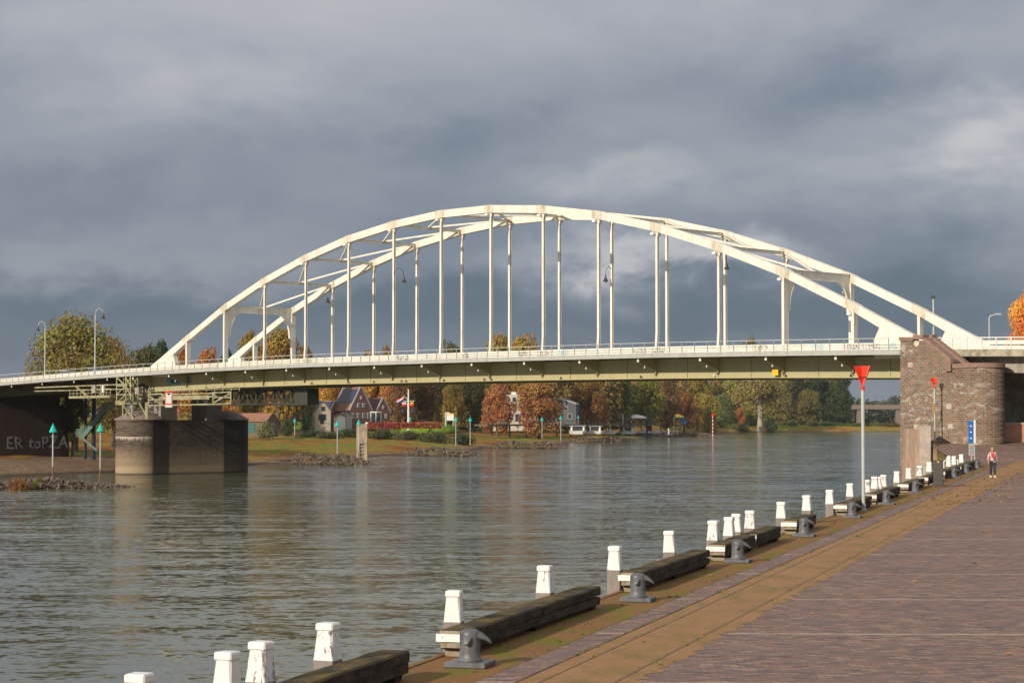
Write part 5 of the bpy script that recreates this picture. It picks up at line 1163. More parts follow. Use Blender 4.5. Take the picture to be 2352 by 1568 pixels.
house('brick_wing', 'low brick gabled wing with dark blue roof between cottage and large house', 771.5, 603, 970, 4.6, 7, 3.0, 6.6, R(42), M_hbrick, M_rooftile, [], None, CP, (.05, .9, .5, 6.5))
house('cream_cottage', 'cream rendered cottage with steep pointed gable and dark windows', 741.5, 588, 972.5, 4.9, 8, 3.6, 6.6, R(24), M_cream, M_roofgrey, [('g', 0, 4.4, 1.2, 1.3, 1), ('g', -.2, 1.9, 2.2, 1.7, 1), ('g', -.3, .9, 1.0, 2.0, 1)])
house('grey_shed', 'small pale grey garden shed with a white front beside the cottage', 798, 584, 972, 2.9, 3.2, 2.3, 3.2, R(28), M_ltgrey, M_roofgrey, [], cat='shed'); house('white_shed', 'small white shed with dark roof left of the pale grey shed', 783, 583, 972, 2.5, 3, 2.0, 2.6, R(20), M_white, M_roofdark, [], cat='shed')
Yv = 596; b = MB(); Xv = xat(864, Yv); zv = zat(968, Yv); cv = thing('conservatory', 'white framed glass conservatory between the two brick houses', 'conservatory', (Xv, Yv, zv))
b.box((Xv, Yv, zv + 1.3), (3.0, 2.4, 2.6)); b.build('glazing', M_glass, cv)
for dx in (-1.5, 0, 1.5): b = MB(); b.box((Xv + dx, Yv - 1.25, zv + 1.4), (.22, .12, 2.8)); b.build('frame_post', M_white, cv)
b = MB(); b.box((Xv, Yv - .1, zv + 2.85), (3.5, 2.8, .35)); b.build('fascia_board', M_white, cv)
house('tiled_shed', 'long low shed with weathered red tiled roof right of the river pier', 626, 520, 990, 5.0, 12, 2.6, 4.6, R(58), mat('w_shedwood', (.16, .12, .08), .9, .2, 1), M_rooftile, [('g', 0, 1.4, 1.2, 1.2, 0)], None, None, cat='shed')
b = MB(); Yq = 515; q0 = at(566, 965, Yq); b.box((q0.x + 1, Yq, q0.z - 2), (2.4, 1.5, 2.6)); tag(b.build('water_tank', mat('teal_tank', (.05, .16, .15), .6, .1, 1)), 'dull teal tank box beside the tiled shed', 'tank')
# white villa
Yw = 645; X = xat(1183, Yw); zb = zat(968, Yw); vi = local_thing('white_villa', 'white modern villa half hidden between the two red-leaved trees', 'house', (X, Yw, zb), R(12))
b = MB(); b.box((0, 3, 1.8), (13.6, 7, 9.6)); b.build('wall', mat('w_villa', (.60, .55, .44), .8, .06, .5), vi); b = MB(); b.box((-.3, 3, 7.0), (4.2, 5, 3.6)); b.build('tower_block', MC['w_villa'], vi)
b = MB(); b.box((.2, 3, 9.2), (1.4, 1.2, .9)); b.build('chimney', M_white, vi)
for u, z, ww, wh in ((-5, 4.6, 1.2, 1.6), (-2.2, 4.6, 1.2, 1.6), (-.4, 7.1, 1.3, 1.6), (2.6, 4.6, 1.2, 1.6), (5.2, 4.6, 1.2, 1.6), (-4.5, 1.5, 1.6, 2.2), (.6, 1.3, 1.5, 2.6), (4, 1.5, 1.6, 2.2)):
    b = MB(); b.box((u, -.52, z), (ww, .1, wh)); f = b.build('window', M_ltgrey, vi); b = MB(); b.box((u, -.58, z), (ww - .25, .06, wh - .25)); b.build('pane', M_glass, f)
# dark round roofed house
Yd = 705; X = xat(1292, Yd); zb = zat(964, Yd); dh = local_thing('dark_house', 'dark grey house with a pale curved roof behind the jetty', 'house', (X, Yd, zb), R(-10)); dh.scale = (1.1,) * 3
M_dh = mat('w_darkcladding', (.085, .095, .10), .7, .1, 1); b = MB(); pr = [(-4.6, 0, -2)] + [(4.4, 0, -2)] + [(4.4 - 9 * i / 10, 0, 4.0 + 2.6 * math.sin(math.pi * (.12 + .5 * i / 10))) for i in range(11)]
b.prism(pr, (0, 8, 0)); b.build('wall', M_dh, dh)
b = MB(); 
for i in range(10):
    p, q = pr[2 + i], pr[3 + i]; b.hexa([(p[0], -.4, p[2]), (q[0], -.4, q[2]), (q[0], 8.2, q[2]), (p[0], 8.2, p[2])], [(p[0], -.4, p[2] + .3), (q[0], -.4, q[2] + .3), (q[0], 8.2, q[2] + .3), (p[0], 8.2, p[2] + .3)])
b.build('curved_roof', M_ltgrey, dh)
b = MB(); b.box((-5.5, 2, 1.4), (5, 6, 3.2)); b.build('annex', mat('w_annex', (.05, .05, .05), .7, .1, 1), dh)
for u, z, ww, wh in ((-1.8, 3.8, 2.2, 1.6), (1.2, 3.6, 1.2, 1.4), (-1.5, 1.2, 3.0, 1.6), (2.4, 1.2, 1.4, 1.8)): b = MB(); b.box((u, -.05, z), (ww, .1, wh)); f = b.build('window', M_ltgrey, dh); b = MB(); b.box((u, -.11, z), (ww - .3, .06, wh - .25)); b.build('pane', M_glass, f)
# hedge, mound, flag mast, notice board, lamps
Yh = 552; n = 2600; rs = np.random.RandomState(9); xa, xb = xat(846, Yh), xat(1014, Yh); zh = zat(984, Yh)
c = np.stack([rs.uniform(xa, xb, n), Yh + rs.uniform(-.8, .8, n), zh + rs.random(n) ** .8 * 1.7], 1); nrm = rs.normal(size=(n, 3)) + np.array([0, -.5, .5]); nrm /= np.linalg.norm(nrm, axis=1)[:, None]
a_ = np.cross(nrm, rs.normal(size=(n, 3))); a_ /= np.linalg.norm(a_, axis=1)[:, None]; b_ = np.cross(nrm, a_); q = np.stack([c - a_ * .22, c - b_ * .22, c + a_ * .22, c + b_ * .22], 1).reshape(-1, 3)
me = bpy.data.meshes.new('hedge'); me.from_pydata(q.tolist(), [], np.arange(n * 4).reshape(-1, 4).tolist()); me.materials.append(M_leaf); hd = bpy.data.objects.new('hedge', me); COL.objects.link(hd); hd.color = (.30, .055, .03, 1)
tag(hd, 'long low dark red hedge running right from the brick houses', 'hedge')
Ym = 566; X = xat(938, Ym); zb = zat(972, Ym); fm = thing('flag_mast', 'white flag mast with yard, gaff and many small flags', 'flagpole', (X, Ym, zb))
b = MB(); b.path([(X, Ym, zb - 2), (X, Ym, zat(935, Ym)), (X, Ym, zat(894, Ym))], [.32, .26, .16], 8); b.build('mast', M_white, fm)
zy = zat(920.5, Ym); b = MB(); b.bar((X - 1.4, Ym, zy), (X + 1.8, Ym, zy), .12, .12); b.build('yard', M_white, fm); b = MB(); b.bar((X, Ym, zat(918, Ym)), (X - 1.5, Ym, zat(908.5, Ym)), .12, .12); b.build('gaff', M_white, fm)
def flag(pts, ms):
    nonlocal_b = None
    p0, p1, d = pts; n = len(ms)
    fl = None
    for i, m in enumerate(ms):
        a = Vector(p0) + (Vector(p1) - Vector(p0)) * i / n; c = Vector(p0) + (Vector(p1) - Vector(p0)) * (i + 1) / n; d = Vector(d); w1 = Vector((0, .08, -.05)); b = MB()
        b.add([a, a + d * .5 + w1, a + d, c + d, c + d * .5 + w1, c, a + Vector((0, .02, 0)), a + d * .5 + w1 + Vector((0, .02, 0)), a + d + Vector((0, .02, 0)), c + d + Vector((0, .02, 0)), c + d * .5 + w1 + Vector((0, .02, 0)), c + Vector((0, .02, 0))],
              [(0, 1, 4, 5), (1, 2, 3, 4), (11, 10, 7, 6), (10, 9, 8, 7), (0, 6, 7, 1), (1, 7, 8, 2), (2, 8, 9, 3), (3, 9, 10, 4), (4, 10, 11, 5), (5, 11, 6, 0)])
        o = b.build('flag' if i == 0 else 'stripe', m, fm if i == 0 else fl); fl = fl or o
g0 = Vector((X - 1.5, Ym, zat(909, Ym))); flag((g0, g0 + Vector((.15, 0, -1.15)), Vector((-1.9, 0, -1.1))), [M_flagred, M_flagwhite, M_flagblue])
for dx, ms in ((-1.25, [M_flagwhite, M_flagred]), (-.6, [M_flagwhite, M_flagred]), (.25, [M_flagred, M_flagwhite, M_flagred]), (.95, [M_flagyel, M_flagred]), (1.45, [M_flagyel, M_flagred])):
    g0 = Vector((X + dx, Ym, zy - .15)); flag((g0, g0 + Vector((-.1, 0, -1.2)), Vector((-.55, 0, -.3))), ms)
for dx in (-1.5, 1.2): g0 = Vector((X + dx, Ym, zy - 2.2)); flag((g0, g0 + Vector((0, 0, -1.1)), Vector((-.5, 0, -.2))), [M_flagblue])
Yn = 585; X = xat(1032, Yn); z = zat(957, Yn); nb = thing('notice_board', 'white notice board with orange top between the two saplings', 'sign', (X, Yn, z - 2))
b = MB(); b.box((X, Yn, z), (2.6, .15, 2.1)); b.build('panel', M_white, nb); b = MB(); b.box((X, Yn - .09, z + .8), (2.5, .04, .4)); b.build('orange_band', M_yellow, nb)
for dx in (-1.1, 1.1): b = MB(); b.box((X + dx, Yn + .12, z - 1), (.12, .08, 3.6)); b.build('leg', M_white, nb)
X = xat(1024, 575); z = zat(970, 575); sl = thing('park_lamp', 'park lamp post with white head left of the small notice board', 'street lamp', (X, 575, z)); b = MB(); b.tube((X, 575, z - 1), (X, 575, zat(949, 575)), .22, n=8); b.build('pole', M_pole, sl); b = MB(); b.box((X + .5, 575, zat(948, 575)), (1.2, .4, .3)); b.build('lamp_head', M_white, sl)
# jetty promenade
JA, JB = at(1105, 974, 575), at(1512, 974, 815); jt = thing('promenade_jetty', 'long dark raised boardwalk on piles with railing before the park', 'jetty', (JA + JB) / 2); JD = (JB - JA).normalized(); JL = (JB - JA).length; JN = Vector((JD.y, -JD.x, 0)).normalized()
M_jet = mat('w_jetty', (.13, .11, .10), .85, .2, .8); b = MB(); b.bar(JA - up_ * .25, JB - up_ * .25, 4, .5); b.build('deck', M_jet, jt)
for i in range(14): p = JA + JD * (6 + i * (JL - 8) / 13) + JN * 1.5; b = MB(); b.tube((p.x, p.y, 0), (p.x, p.y, p.z - .5), .26, n=8); b.build('pile', M_jet, jt)
b = MB(); b.bar(JA + JN * 1.9 + up_, JB + JN * 1.9 + up_, .12, .10); b.build('handrail', M_jet, jt)
for i in range(46): p = JA + JD * (i * JL / 45) + JN * 1.9; b = MB(); b.box(p + up_ * .5, (.10, .10, 1.0)); b.build('rail_post', M_jet, jt)
def JP(x): 
    u_ = ray(x, 974)[0]; t_ = (u_ * JA.y - JA.x) / (JD.x - u_ * JD.y); return JA + JD * t_ + JN * 2.02
for x0, x1 in ((1128, 1150), (1186, 1208), (1209, 1226)): b = MB(); b.bar(JP(x0) + up_ * .42, JP(x1) + up_ * .42, .08, .62); b.build('white_panel', M_cream, jt)
# parked cars and folk in the park (small)
def car(label, loc, rz, m, L=4.3):
    th = local_thing('parked_car', label, 'car', loc, rz); b = MB(); W2 = .88
    b.prism([(-L / 2, -W2, .35), (L / 2, -W2, .35), (L / 2, -W2, .75), (L / 2 - .3, -W2, .92), (.75, -W2, 1.0), (-L / 2 + .1, -W2, 1.0), (-L / 2, -W2, .8)], (0, 2 * W2, 0)); b.build('body', m, th)
    b = MB(); b.hexa([(-1.9, -.8, 1.0), (1.0, -.8, 1.0), (1.0, .8, 1.0), (-1.9, .8, 1.0)], [(-1.45, -.66, 1.42), (.35, -.66, 1.42), (.35, .66, 1.42), (-1.45, .66, 1.42)]); b.build('windows', M_glass, th)
    b = MB(); b.box((-.55, 0, 1.44), (1.75, 1.3, .05)); b.build('roof', m, th)
    for sx in (-1.35, 1.35):
        for sy in (-.84, .84): b = MB(); b.tube((sx, sy - .1, .33), (sx, sy + .1, .33), .33, n=12); b.build('wheel', M_tyre, th)
    return th
car('small dark red car parked behind the grassy mound right of the flag mast', (xat(976, 605), 605, zat(974, 605)), 0, M_carred, 4.6)
p = br(-17, 3, rt(-17) - 1.1); car('pale blue car on the bridge, its windows just above the parapet', p, R(-45), mat('car_blue', (.25, .38, .45), .3, .05, 2)); p = br(-24.5, 3, rt(-24.5) - 1.1); car('white car on the bridge, its roof just above the parapet at the left', p, R(-45), M_white)
# grassy mound
Yg = 575; b = MB(); X = xat(985, Yg); zg = zat(980, Yg); vs = []; 
b.lathe((X, Yg + 6, zg - 2), [(9, 0), (8, 1.6), (6.5, 2.5), (4.2, 3.1), (1.5, 3.4), (.05, 3.45)], 20); o = b.build('grass_mound', M_bank, smooth=True); struct(o)
# boats and pontoon
bt = None
def boat(label, x, Y, L, cab):
    X = xat(x, Y); zw = max(0, lz(X, Y)) ; th = local_thing('white_boat', label, 'boat', (X, Y, 0.0), 0, 'white boats moored by the boardwalk'); b = MB(); z0 = zat(996, Y) - .2; L *= Y / 700; cab *= Y / 760
    hull = [(-L / 2, -1, z0 + .1), (L / 2 - 1, -1.1, z0 + .1), (L / 2, 0, z0 + .3), (L / 2 - 1, 1.1, z0 + .1), (-L / 2, 1, z0 + .1)]; top = [(-L / 2 - .1, -1.3, z0 + 1.1), (L / 2 - .8, -1.4, z0 + 1.2), (L / 2 + .5, 0, z0 + 1.35), (L / 2 - .8, 1.4, z0 + 1.2), (-L / 2 - .1, 1.3, z0 + 1.1)]
    b.add(hull + top, [(4, 3, 2, 1, 0), (5, 6, 7, 8, 9)] + [(i, (i + 1) % 5, 5 + (i + 1) % 5, 5 + i) for i in range(5)]); b.build('hull', M_white, th)
    zc_ = z0 + 1.15
    if cab:
        for dx in (-cab / 2, cab / 2): b = MB(); b.hexa([(dx - .3, -.9, zc_), (dx + .3, -.9, zc_), (dx + .3, .9, zc_), (dx - .3, .9, zc_)], [(dx - .15, -.8, zc_ + 1.6), (dx + .35, -.8, zc_ + 1.6), (dx + .35, .8, zc_ + 1.6), (dx - .15, .8, zc_ + 1.6)]); b.build('cabin_end', M_white, th)
        b = MB(); b.box((.1, 0, zc_ + 1.7), (cab + 1.6, 2.2, .2)); b.build('canopy', mat('pink_canopy', (.55, .33, .28), .7, .05, 2) if cab > 4 else M_ltgrey, th)
        b = MB(); b.box((0, 0, zc_ + .9), (cab - .8, 1.5, 1.2)); b.build('cabin_glass', M_glass, th)
    else: b = MB(); b.box((-.3, 0, zc_ + .3), (L * .5, 1.6, .6)); b.build('cabin', M_ltgrey, th)
    return th
boat('white launch with a pinkish canopy, leftmost of the moored boats', 1326, 655, 5.6, 4.6); boat('white boat with grey canopy, second of the moored boats', 1366, 690, 6.0, 3.6); boat('low white boat, third of the moored boats', 1400, 720, 4.6, 0); boat('white boat with grey canopy below the two dark piles', 1442, 750, 5.6, 3.2)
boat('small open white boat, fifth of the moored boats', 1480, 770, 3.4, 0); boat('small open white boat, rightmost of the moored boats', 1505, 790, 3.4, 0)
Yp = 770; b = MB(); xa, xb = xat(1395, Yp), xat(1556, Yp); zp = zat(997, Yp); pn = thing('pontoon', 'dark floating pontoon with thin railing behind the low far groyne', 'pontoon', ((xa + xb) / 2, Yp, 0)); b.box(((xa + xb) / 2, Yp, zp), (xb - xa, 3, .9)); b.build('deck', M_dkgrey, pn)
for i in range(18): x0 = xa + i * (xb - xa) / 17; b = MB(); b.box((x0, Yp - 1.4, zp + .9), (.08, .08, .9)); b.build('rail_post', M_ltgrey, pn)
b = MB(); b.bar((xa, Yp - 1.4, zp + 1.35), (xb, Yp - 1.4, zp + 1.35), .08, .08); b.build('handrail', M_ltgrey, pn)
for x, yt, lab in ((1430, 952, 'pale mooring pile left of the two dark ones'), (1446, 952, 'left dark mooring pile by the pontoon'), (1491 - 5, 953, 'right dark mooring pile by the pontoon')):
    Y = 755; X = xat(x, Y); b = MB(); b.tube((X, Y, -2), (X, Y, zat(yt, Y)), .38, n=10); b.lathe((X, Y, zat(yt, Y)), [(.38, 0), (.03, .35)], 10); tag(b.build('mooring_pile', M_dkblue if x > 1440 else M_pole), lab, 'mooring pile', 'piles of the pontoon')
b = MB(); Y = 765; X = xat(1535, Y); b.lathe((X, Y, zat(998, Y)), [(.4, 0), (.45, .7), (.45, 2.0), (.05, 2.5)], 10); tag(b.build('white_buoy', M_white), 'white standing buoy at the right end of the pontoon', 'buoy')
# terrace umbrellas and blue board
for x, m, lab in ((1462, M_white, 'white domed marquee left of the terrace'), (1500, M_ltgrey, 'grey parasol on the terrace, left one'), (1530, M_sand, 'sand coloured parasol on the terrace, middle one'), (1556, M_yellow, 'tan parasol on the terrace near the blue board')):
    Y = 790 + (x - 1462) * 1.2; X = xat(x, Y); z = zat(958 if x > 1470 else 960, Y); w = 3.2 if x > 1470 else 4.4; th = thing('parasol' if x > 1470 else 'marquee', lab, 'parasol' if x > 1470 else 'marquee', (X, Y, z)); b = MB(); b.lathe((X, Y, z), [(w, 0), (w * .6, .9), (.05, 1.5)], 10); b.build('canopy', m, th); b = MB(); b.tube((X, Y, z - 2.6), (X, Y, z), .12, n=6); b.build('pole', M_pole, th)
Y = 925; X = xat(1570, Y); z = zat(967, Y); th = thing('blue_board', 'blue information board on thin legs at the lawn', 'sign', (X, Y, z)); b = MB(); b.box((X, Y, z), (2.0, .15, 2.3)); b.build('panel', M_blue, th)
for dx in (-.8, .8): b = MB(); b.box((X + dx, Y + .1, z - 2), (.15, .1, 4.5)); b.build('leg', M_pole, th)

# ------------------------------------------------------------ inspection gantry, staircase, signs, lamps, cabinet
M_gan = mat('gantry_khaki', (.36, .34, .20), .6, .15, 1.5, col2=(.24, .20, .11), c2scale=1)
def truss(b, f, s0, s1, z0, z1, n, w=.11):
    for i in range(n):
        a = s0 + (s1 - s0) * i / n; c = s0 + (s1 - s0) * (i + 1) / n
        b.bar(f(a, z0), f(a, z1), w, w); b.bar(f(a, z0 if i % 2 else z1), f(c, z1 if i % 2 else z0), w * .8, w * .8)
    b.bar(f(s1, z0), f(s1, z1), w, w); b.bar(f(s0, z0), f(s1, z0), w * 1.6, w * 1.6); b.bar(f(s0, z1), f(s1, z1), w * 1.6, w * 1.6)
g1 = thing('inspection_gantry', 'khaki steel inspection platform with lattice tower hanging left of the river pier', 'gantry', br(-6, -4, 10))
tg = -3.9; f1 = lambda s, z: br(s, tg, z)
def gpl(x, y, t=tg):
    u, w = ray(x, y); Yp = (t + B0.dot(E2)) / (Vector((u, 1, 0)).dot(E2)); return Vector((u * Yp, Yp, w * Yp + CZ))
def frame(pts, w=.12, name='lattice', par=g1, m=M_gan):
    b = MB()
    for (x0, y0), (x1, y1) in pts: b.bar(gpl(x0, y0), gpl(x1, y1), w, w)
    return b.build(name, m, par)
for back in (0, 1.1):
    b = MB(); B_ = E2 * back
    for (x0, y0), (x1, y1) in [((268, 864), (268, 926)), ((289, 862), (289, 926)), ((300, 860), (300, 918)), ((268, 866), (289, 886)), ((289, 866), (300, 886)), ((268, 906), (289, 886)), ((268, 886), (289, 886)), ((268, 926), (289, 906)), ((268, 906), (289, 906)), ((289, 886), (300, 906)), ((268, 926), (300, 926)), ((300, 866), (289, 890))]: b.bar(gpl(x0, y0) + B_, gpl(x1, y1) + B_, .13, .13)
    b.build('lattice_tower', M_gan, g1)
b = MB(); b.bar(gpl(268, 925) - E2 * .1, gpl(290, 925) - E2 * .1, .2, .55); b.bar(gpl(268, 925), gpl(268, 925) + E2 * 1.2, .2, .4); b.bar(gpl(289, 925), gpl(289, 925) + E2 * 1.2, .2, .4); b.build('tower_foot', M_gan, g1)
b = MB(); p, q = gpl(158, 915), gpl(252, 913); b.hexa([p, q, q + E2 * 2.2, p + E2 * 2.2], [v + Vector((0, 0, .32)) for v in (p, q, q + E2 * 2.2, p + E2 * 2.2)]); b.build('platform', M_gan, g1)
frame([((160, 896), (254, 892)), ((160, 904), (254, 901)), ((160, 896), (160, 912)), ((254, 892), (254, 912))] + [((160 + i * 8.5, 896 - i * .4), (160 + i * 8.5, 912)) for i in range(1, 11)], .06, 'guard_rail')
frame([((80, 890), (292, 882)), ((190, 893), (196, 914)), ((175, 888), (205, 912)), ((232, 885), (232, 912)), ((238, 885), (238, 912)), ((180, 886), (180, 896))], .16, 'hanger_beam')
frame([((80, 898), (300, 893))], .13, 'hanger_beam'); frame([((282, 924), (282, 962)), ((303, 930), (303, 962)), ((282, 930), (308, 962)), ((303, 932), (282, 962)), ((320, 925), (338, 958)), ((336, 925), (336, 960))], .14, 'strut')
b = MB(); b.bar(gpl(337, 924), gpl(337, 962), .35, .5); b.build('post', M_gan, g1)
for x in (218, 318): b = MB(); b.box(gpl(x, 897 if x > 300 else 893), (.9, .5, 1.1 if x < 300 else .9), R(-45)); b.build('control_box', M_conc, g1)
b = MB(); b.box(gpl(238, 893, tg - .1), (.35, .3, .9), R(-45)); b.build('lamp_box', M_white, g1)
g2 = thing('inspection_traveller', 'khaki lattice traveller under the girder carrying the white sign, reaching right into shadow', 'gantry', br(12, -3, 10))
for tt in (-3.9, -2.6):
    b = MB(); G = lambda x, y: gpl(x, y, tt)
    for (x0, y0), (x1, y1) in [((341, 906), (372, 904)), ((341, 906), (341, 931)), ((372, 904), (372, 929)), ((341, 908), (372, 929)), ((341, 931), (532, 927)), ((372, 906), (490, 903)), ((486, 902), (532, 900)), ((489, 903), (489, 927)), ((530, 900), (530, 928)), ((489, 926), (530, 903)), ((489, 904), (505, 915)), ((341, 918), (372, 917)), ((489, 913), (530, 912)), ((372, 914), (489, 910))]:
        b.bar(G(x0, y0), G(x1, y1), .16, .16)
    b.build('lattice', M_gan, g2)
b = MB(); b.bar(gpl(372, 914) - E2 * .05, gpl(482, 912) - E2 * .05, .2, .5); b.build('beam', M_gan, g2)
frame([((341, 892), (550, 886)), ((341, 892), (341, 906)), ((550, 886), (550, 898)), ((341, 899), (550, 893))] + [((341 + 19 * i, 892 - .55 * i), (341 + 19 * i, 904 - .5 * i)) for i in range(1, 11)], .07, 'guard_rail', g2)
b = MB(); fz = lambda s, z: br(s, 1.6, z); truss(b, fz, 8, 29, 9.1, 10.9, 12, .16); fz2 = lambda s, z: br(s, 3.2, z); truss(b, fz2, 8, 29, 9.1, 10.9, 12, .16); b.build('shadow_truss', M_under, g2)  # dark colour paints the deck's shade onto this truss
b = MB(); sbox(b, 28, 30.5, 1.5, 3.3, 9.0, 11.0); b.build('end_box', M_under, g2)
sg = thing('river_sign', 'tall white sign with red border and black triangle below the girder', 'sign', gpl(387, 915, -4.2)); up = Vector((0, 0, 1)); rv = Vector((.98, .18, 0)).normalized()
c0 = gpl(387.5, 914, -4.25); cS = 1.0 * 262 / F
def plate(c, w, h, m, d, name, par): 
    b = MB(); f = rv.cross(up); o_ = -f * 0 + Vector((.18, -.98, 0)) * d; p = [c + rv * sx * w / 2 + up * sy * h / 2 + o_ for sx, sy in ((-1, -1), (1, -1), (1, 1), (-1, 1))]; b.hexa(p, [v + Vector((.18, -.98, 0)) * .02 for v in p]); return b.build(name, m, par)
plate(c0, .95, 1.72, M_red, 0, 'red_border', sg); plate(c0 - up * .02, .74, 1.36, M_white, .03, 'white_field', sg); plate(c0 - up * 1.02, .9, .32, M_white, .0, 'under_plate', sg)
b = MB(); c1 = c0 + up * .50 + Vector((.18, -.98, 0)) * .06; b.prism([c1 + rv * -.25 + up * .13, c1 + rv * .25 + up * .13, c1 - up * .16], Vector((.18, -.98, 0)) * .01); b.build('black_triangle', M_black, sg)
textmesh('lettering', '42 m', .24, M_dkgrey, c0 - up * 1.1 - rv * .28 + Vector((.18, -.98, 0)) * .022, rv, up, sg, .003) if False else None
ys_ = thing('yellow_sign', 'square yellow diamondless board fixed to the khaki girder at the right'.replace('diamondless ', ''), 'sign', tpl(1781, 850, -.3)); c0 = tpl(1781, 855, -.5); b = MB(); 
b.hexa([c0 + E1 * -.35 + up * -.28, c0 + E1 * .35 + up * -.28, c0 + E1 * .35 + up * .28, c0 + E1 * -.35 + up * .28], [v - E2 * .04 for v in (c0 + E1 * -.35 + up * -.28, c0 + E1 * .35 + up * -.28, c0 + E1 * .35 + up * .28, c0 + E1 * -.35 + up * .28)]); b.build('board', M_yellow, ys_)
c1 = c0 + up * .95; b = MB(); b.hexa([c1 + E1 * -.35 + up * -.28, c1 + E1 * .35 + up * -.28, c1 + E1 * .35 + up * .28, c1 + E1 * -.35 + up * .28], [v - E2 * .04 for v in (c1 + E1 * -.35 + up * -.28, c1 + E1 * .35 + up * -.28, c1 + E1 * .35 + up * .28, c1 + E1 * -.35 + up * .28)]); b.build('upper_board', M_yellow, ys_)
# lamps
def swan(label, p, zt, side, r=.9, hl=1.0, back=0):
    th = thing('bridge_lamp', label, 'street lamp', p, 'swan-necked bridge lamps'); b = MB(); P0 = Vector(p)
    if zt > 3: b.tube(P0, P0 + up * (zt - r), .11, .08, n=8); b.box(P0 + up * .35, (.4, .4, .7), R(-45))
    pts = [P0 + up * (zt - r) + Vector((side * r * (1 - math.cos(R(180 * i / 8))) , 0, r * math.sin(R(180 * i / 8)))) * 1.0 for i in range(9)]
    k = MB(); pts = [Vector((P0.x + side * .55 * (1 - math.cos(R(165 * i / 8))), P0.y, P0.z + zt - r + r * math.sin(R(165 * i / 8)))) for i in range(9)]; b.path(pts, .045, 6); b.build('post', M_pole if zt > 3 else M_black, th)
    e = pts[-1]; b = MB(); b.lathe(e - up * .75, [(.30, 0), (.30, .05), (.14, .32), (.10, .60), (.05, .78)], 12); h = b.build('lantern', M_black, th); b = MB(); b.lathe(e - up * .95, [(.02, 0), (.12, .05), (.15, .2)], 10); b.build('glass_bowl', M_ltgrey, h)
def onplane(x, t, dz): q = tpl(x, 850, t); s_ = (Vector((q.x, q.y, 0)) - B0).dot(E1); return br(s_, t, rt(s_) + dz)
pA = onplane(218, -.4, -.9); swan('tall swan-necked lamp post rising from the left approach, its lantern to the right', pA, zat(708, pA.y) - pA.z, 1); pB = onplane(103, 11, -.9); swan('tall swan-necked lamp post before the big left tree, its lantern to the left', pB, zat(738, pB.y) - pB.z, -1)
def hanglamp(x, y, k, far, side, lab):
    t = TW if far else 0; p = br(8 * k, t, 0); Yk = p.y; p.z = zat(y, Yk) - .0; th = thing('hanger_lantern', lab, 'street lamp', p, 'black lanterns hung from the arch hangers')
    tgt = at(x, y, Yk + (-.7 if far else .7)); b = MB(); A = p + up * .3; pts = [A, A + up * .55 + Vector((side * .1, 0, 0)), A + up * .95 + (tgt - p) * .45, A + up * .6 + (tgt - p) * .9, tgt + up * .25]; b.path(pts, .03, 6); b.build('bracket_arm', M_black, th)
    b = MB(); b.lathe(tgt - up * .45, [(.30, 0), (.30, .05), (.15, .3), (.10, .55), (.03, .72)], 12); h = b.build('lantern', M_black, th); b = MB(); b.lathe(tgt - up * .65, [(.03, 0), (.13, .06), (.15, .2)], 10); b.build('glass_bowl', M_ltgrey, h)
hanglamp(928, 640, 6, False, 1, 'black lantern right of the sixth near hanger'); hanglamp(753, 688, 3, True, -1, 'black lantern left of the third far hanger'); hanglamp(1391, 637, 9, True, -1, 'black lantern left of the ninth far hanger'); hanglamp(1669, 609, 11, True, 1, 'black lantern by the eleventh hangers at the right')
p = onplane(2145, 11.5, -1); th = thing('slim_lamp', 'slim grey lamp column rising behind the brick stair tower', 'street lamp', p); b = MB(); b.tube(p, Vector((p.x, p.y, zat(684, p.y))), .10, .07, n=8); b.build('pole', M_pole, th); b = MB(); b.box((p.x, p.y, zat(682, p.y)), (.3, .7, .22)); b.build('lamp_head', M_dkgrey, th)
p = onplane(2273, 13.5, -1); th = thing('angled_lamp', 'grey lamp post with a short angled arm on the right approach', 'street lamp', p); zt = zat(728, p.y); b = MB(); b.path([p, Vector((p.x, p.y, zt - .1)), Vector((p.x + .15, p.y, zt + .12)), Vector((p.x + .75, p.y, zt + .25))], .06, 8); b.build('pole', M_pole, th); b = MB(); b.box((p.x + .85, p.y, zt + .28), (.6, .25, .14)); b.build('lamp_head', M_pole, th)
# staircase on the left bank
st = thing('metal_staircase', 'blue green metal staircase with dark blue posts beside the approach span', 'staircase', at(205, 1030, 292)); Ys = 292
b = MB(); A_, B_ = at(188, 1004, Ys), at(238, 944, Ys)
for dy in (0, 1.6):
    o_ = Vector((0, dy, 0)); b.bar(A_ + o_, B_ + o_, .12, .55)
n = 16
for i in range(n): p = A_ + (B_ - A_) * (i + .5) / n; b.box(p + Vector((0, .8, .05)), (.30, 1.5, .05))
b.build('flight', M_wingreen, st); b = MB()
for (x0, y0), (x1, y1) in [((175, 1003), (190, 1003)), ((236, 941), (257, 940))]: p, q = at(x0, y0, Ys), at(x1, y1, Ys); b.hexa([p, q, q + Vector((0, 1.6, 0)), p + Vector((0, 1.6, 0))], [v + Vector((0, 0, .12)) for v in (p, q, q + Vector((0, 1.6, 0)), p + Vector((0, 1.6, 0)))])
b.build('landing', M_wingreen, st)
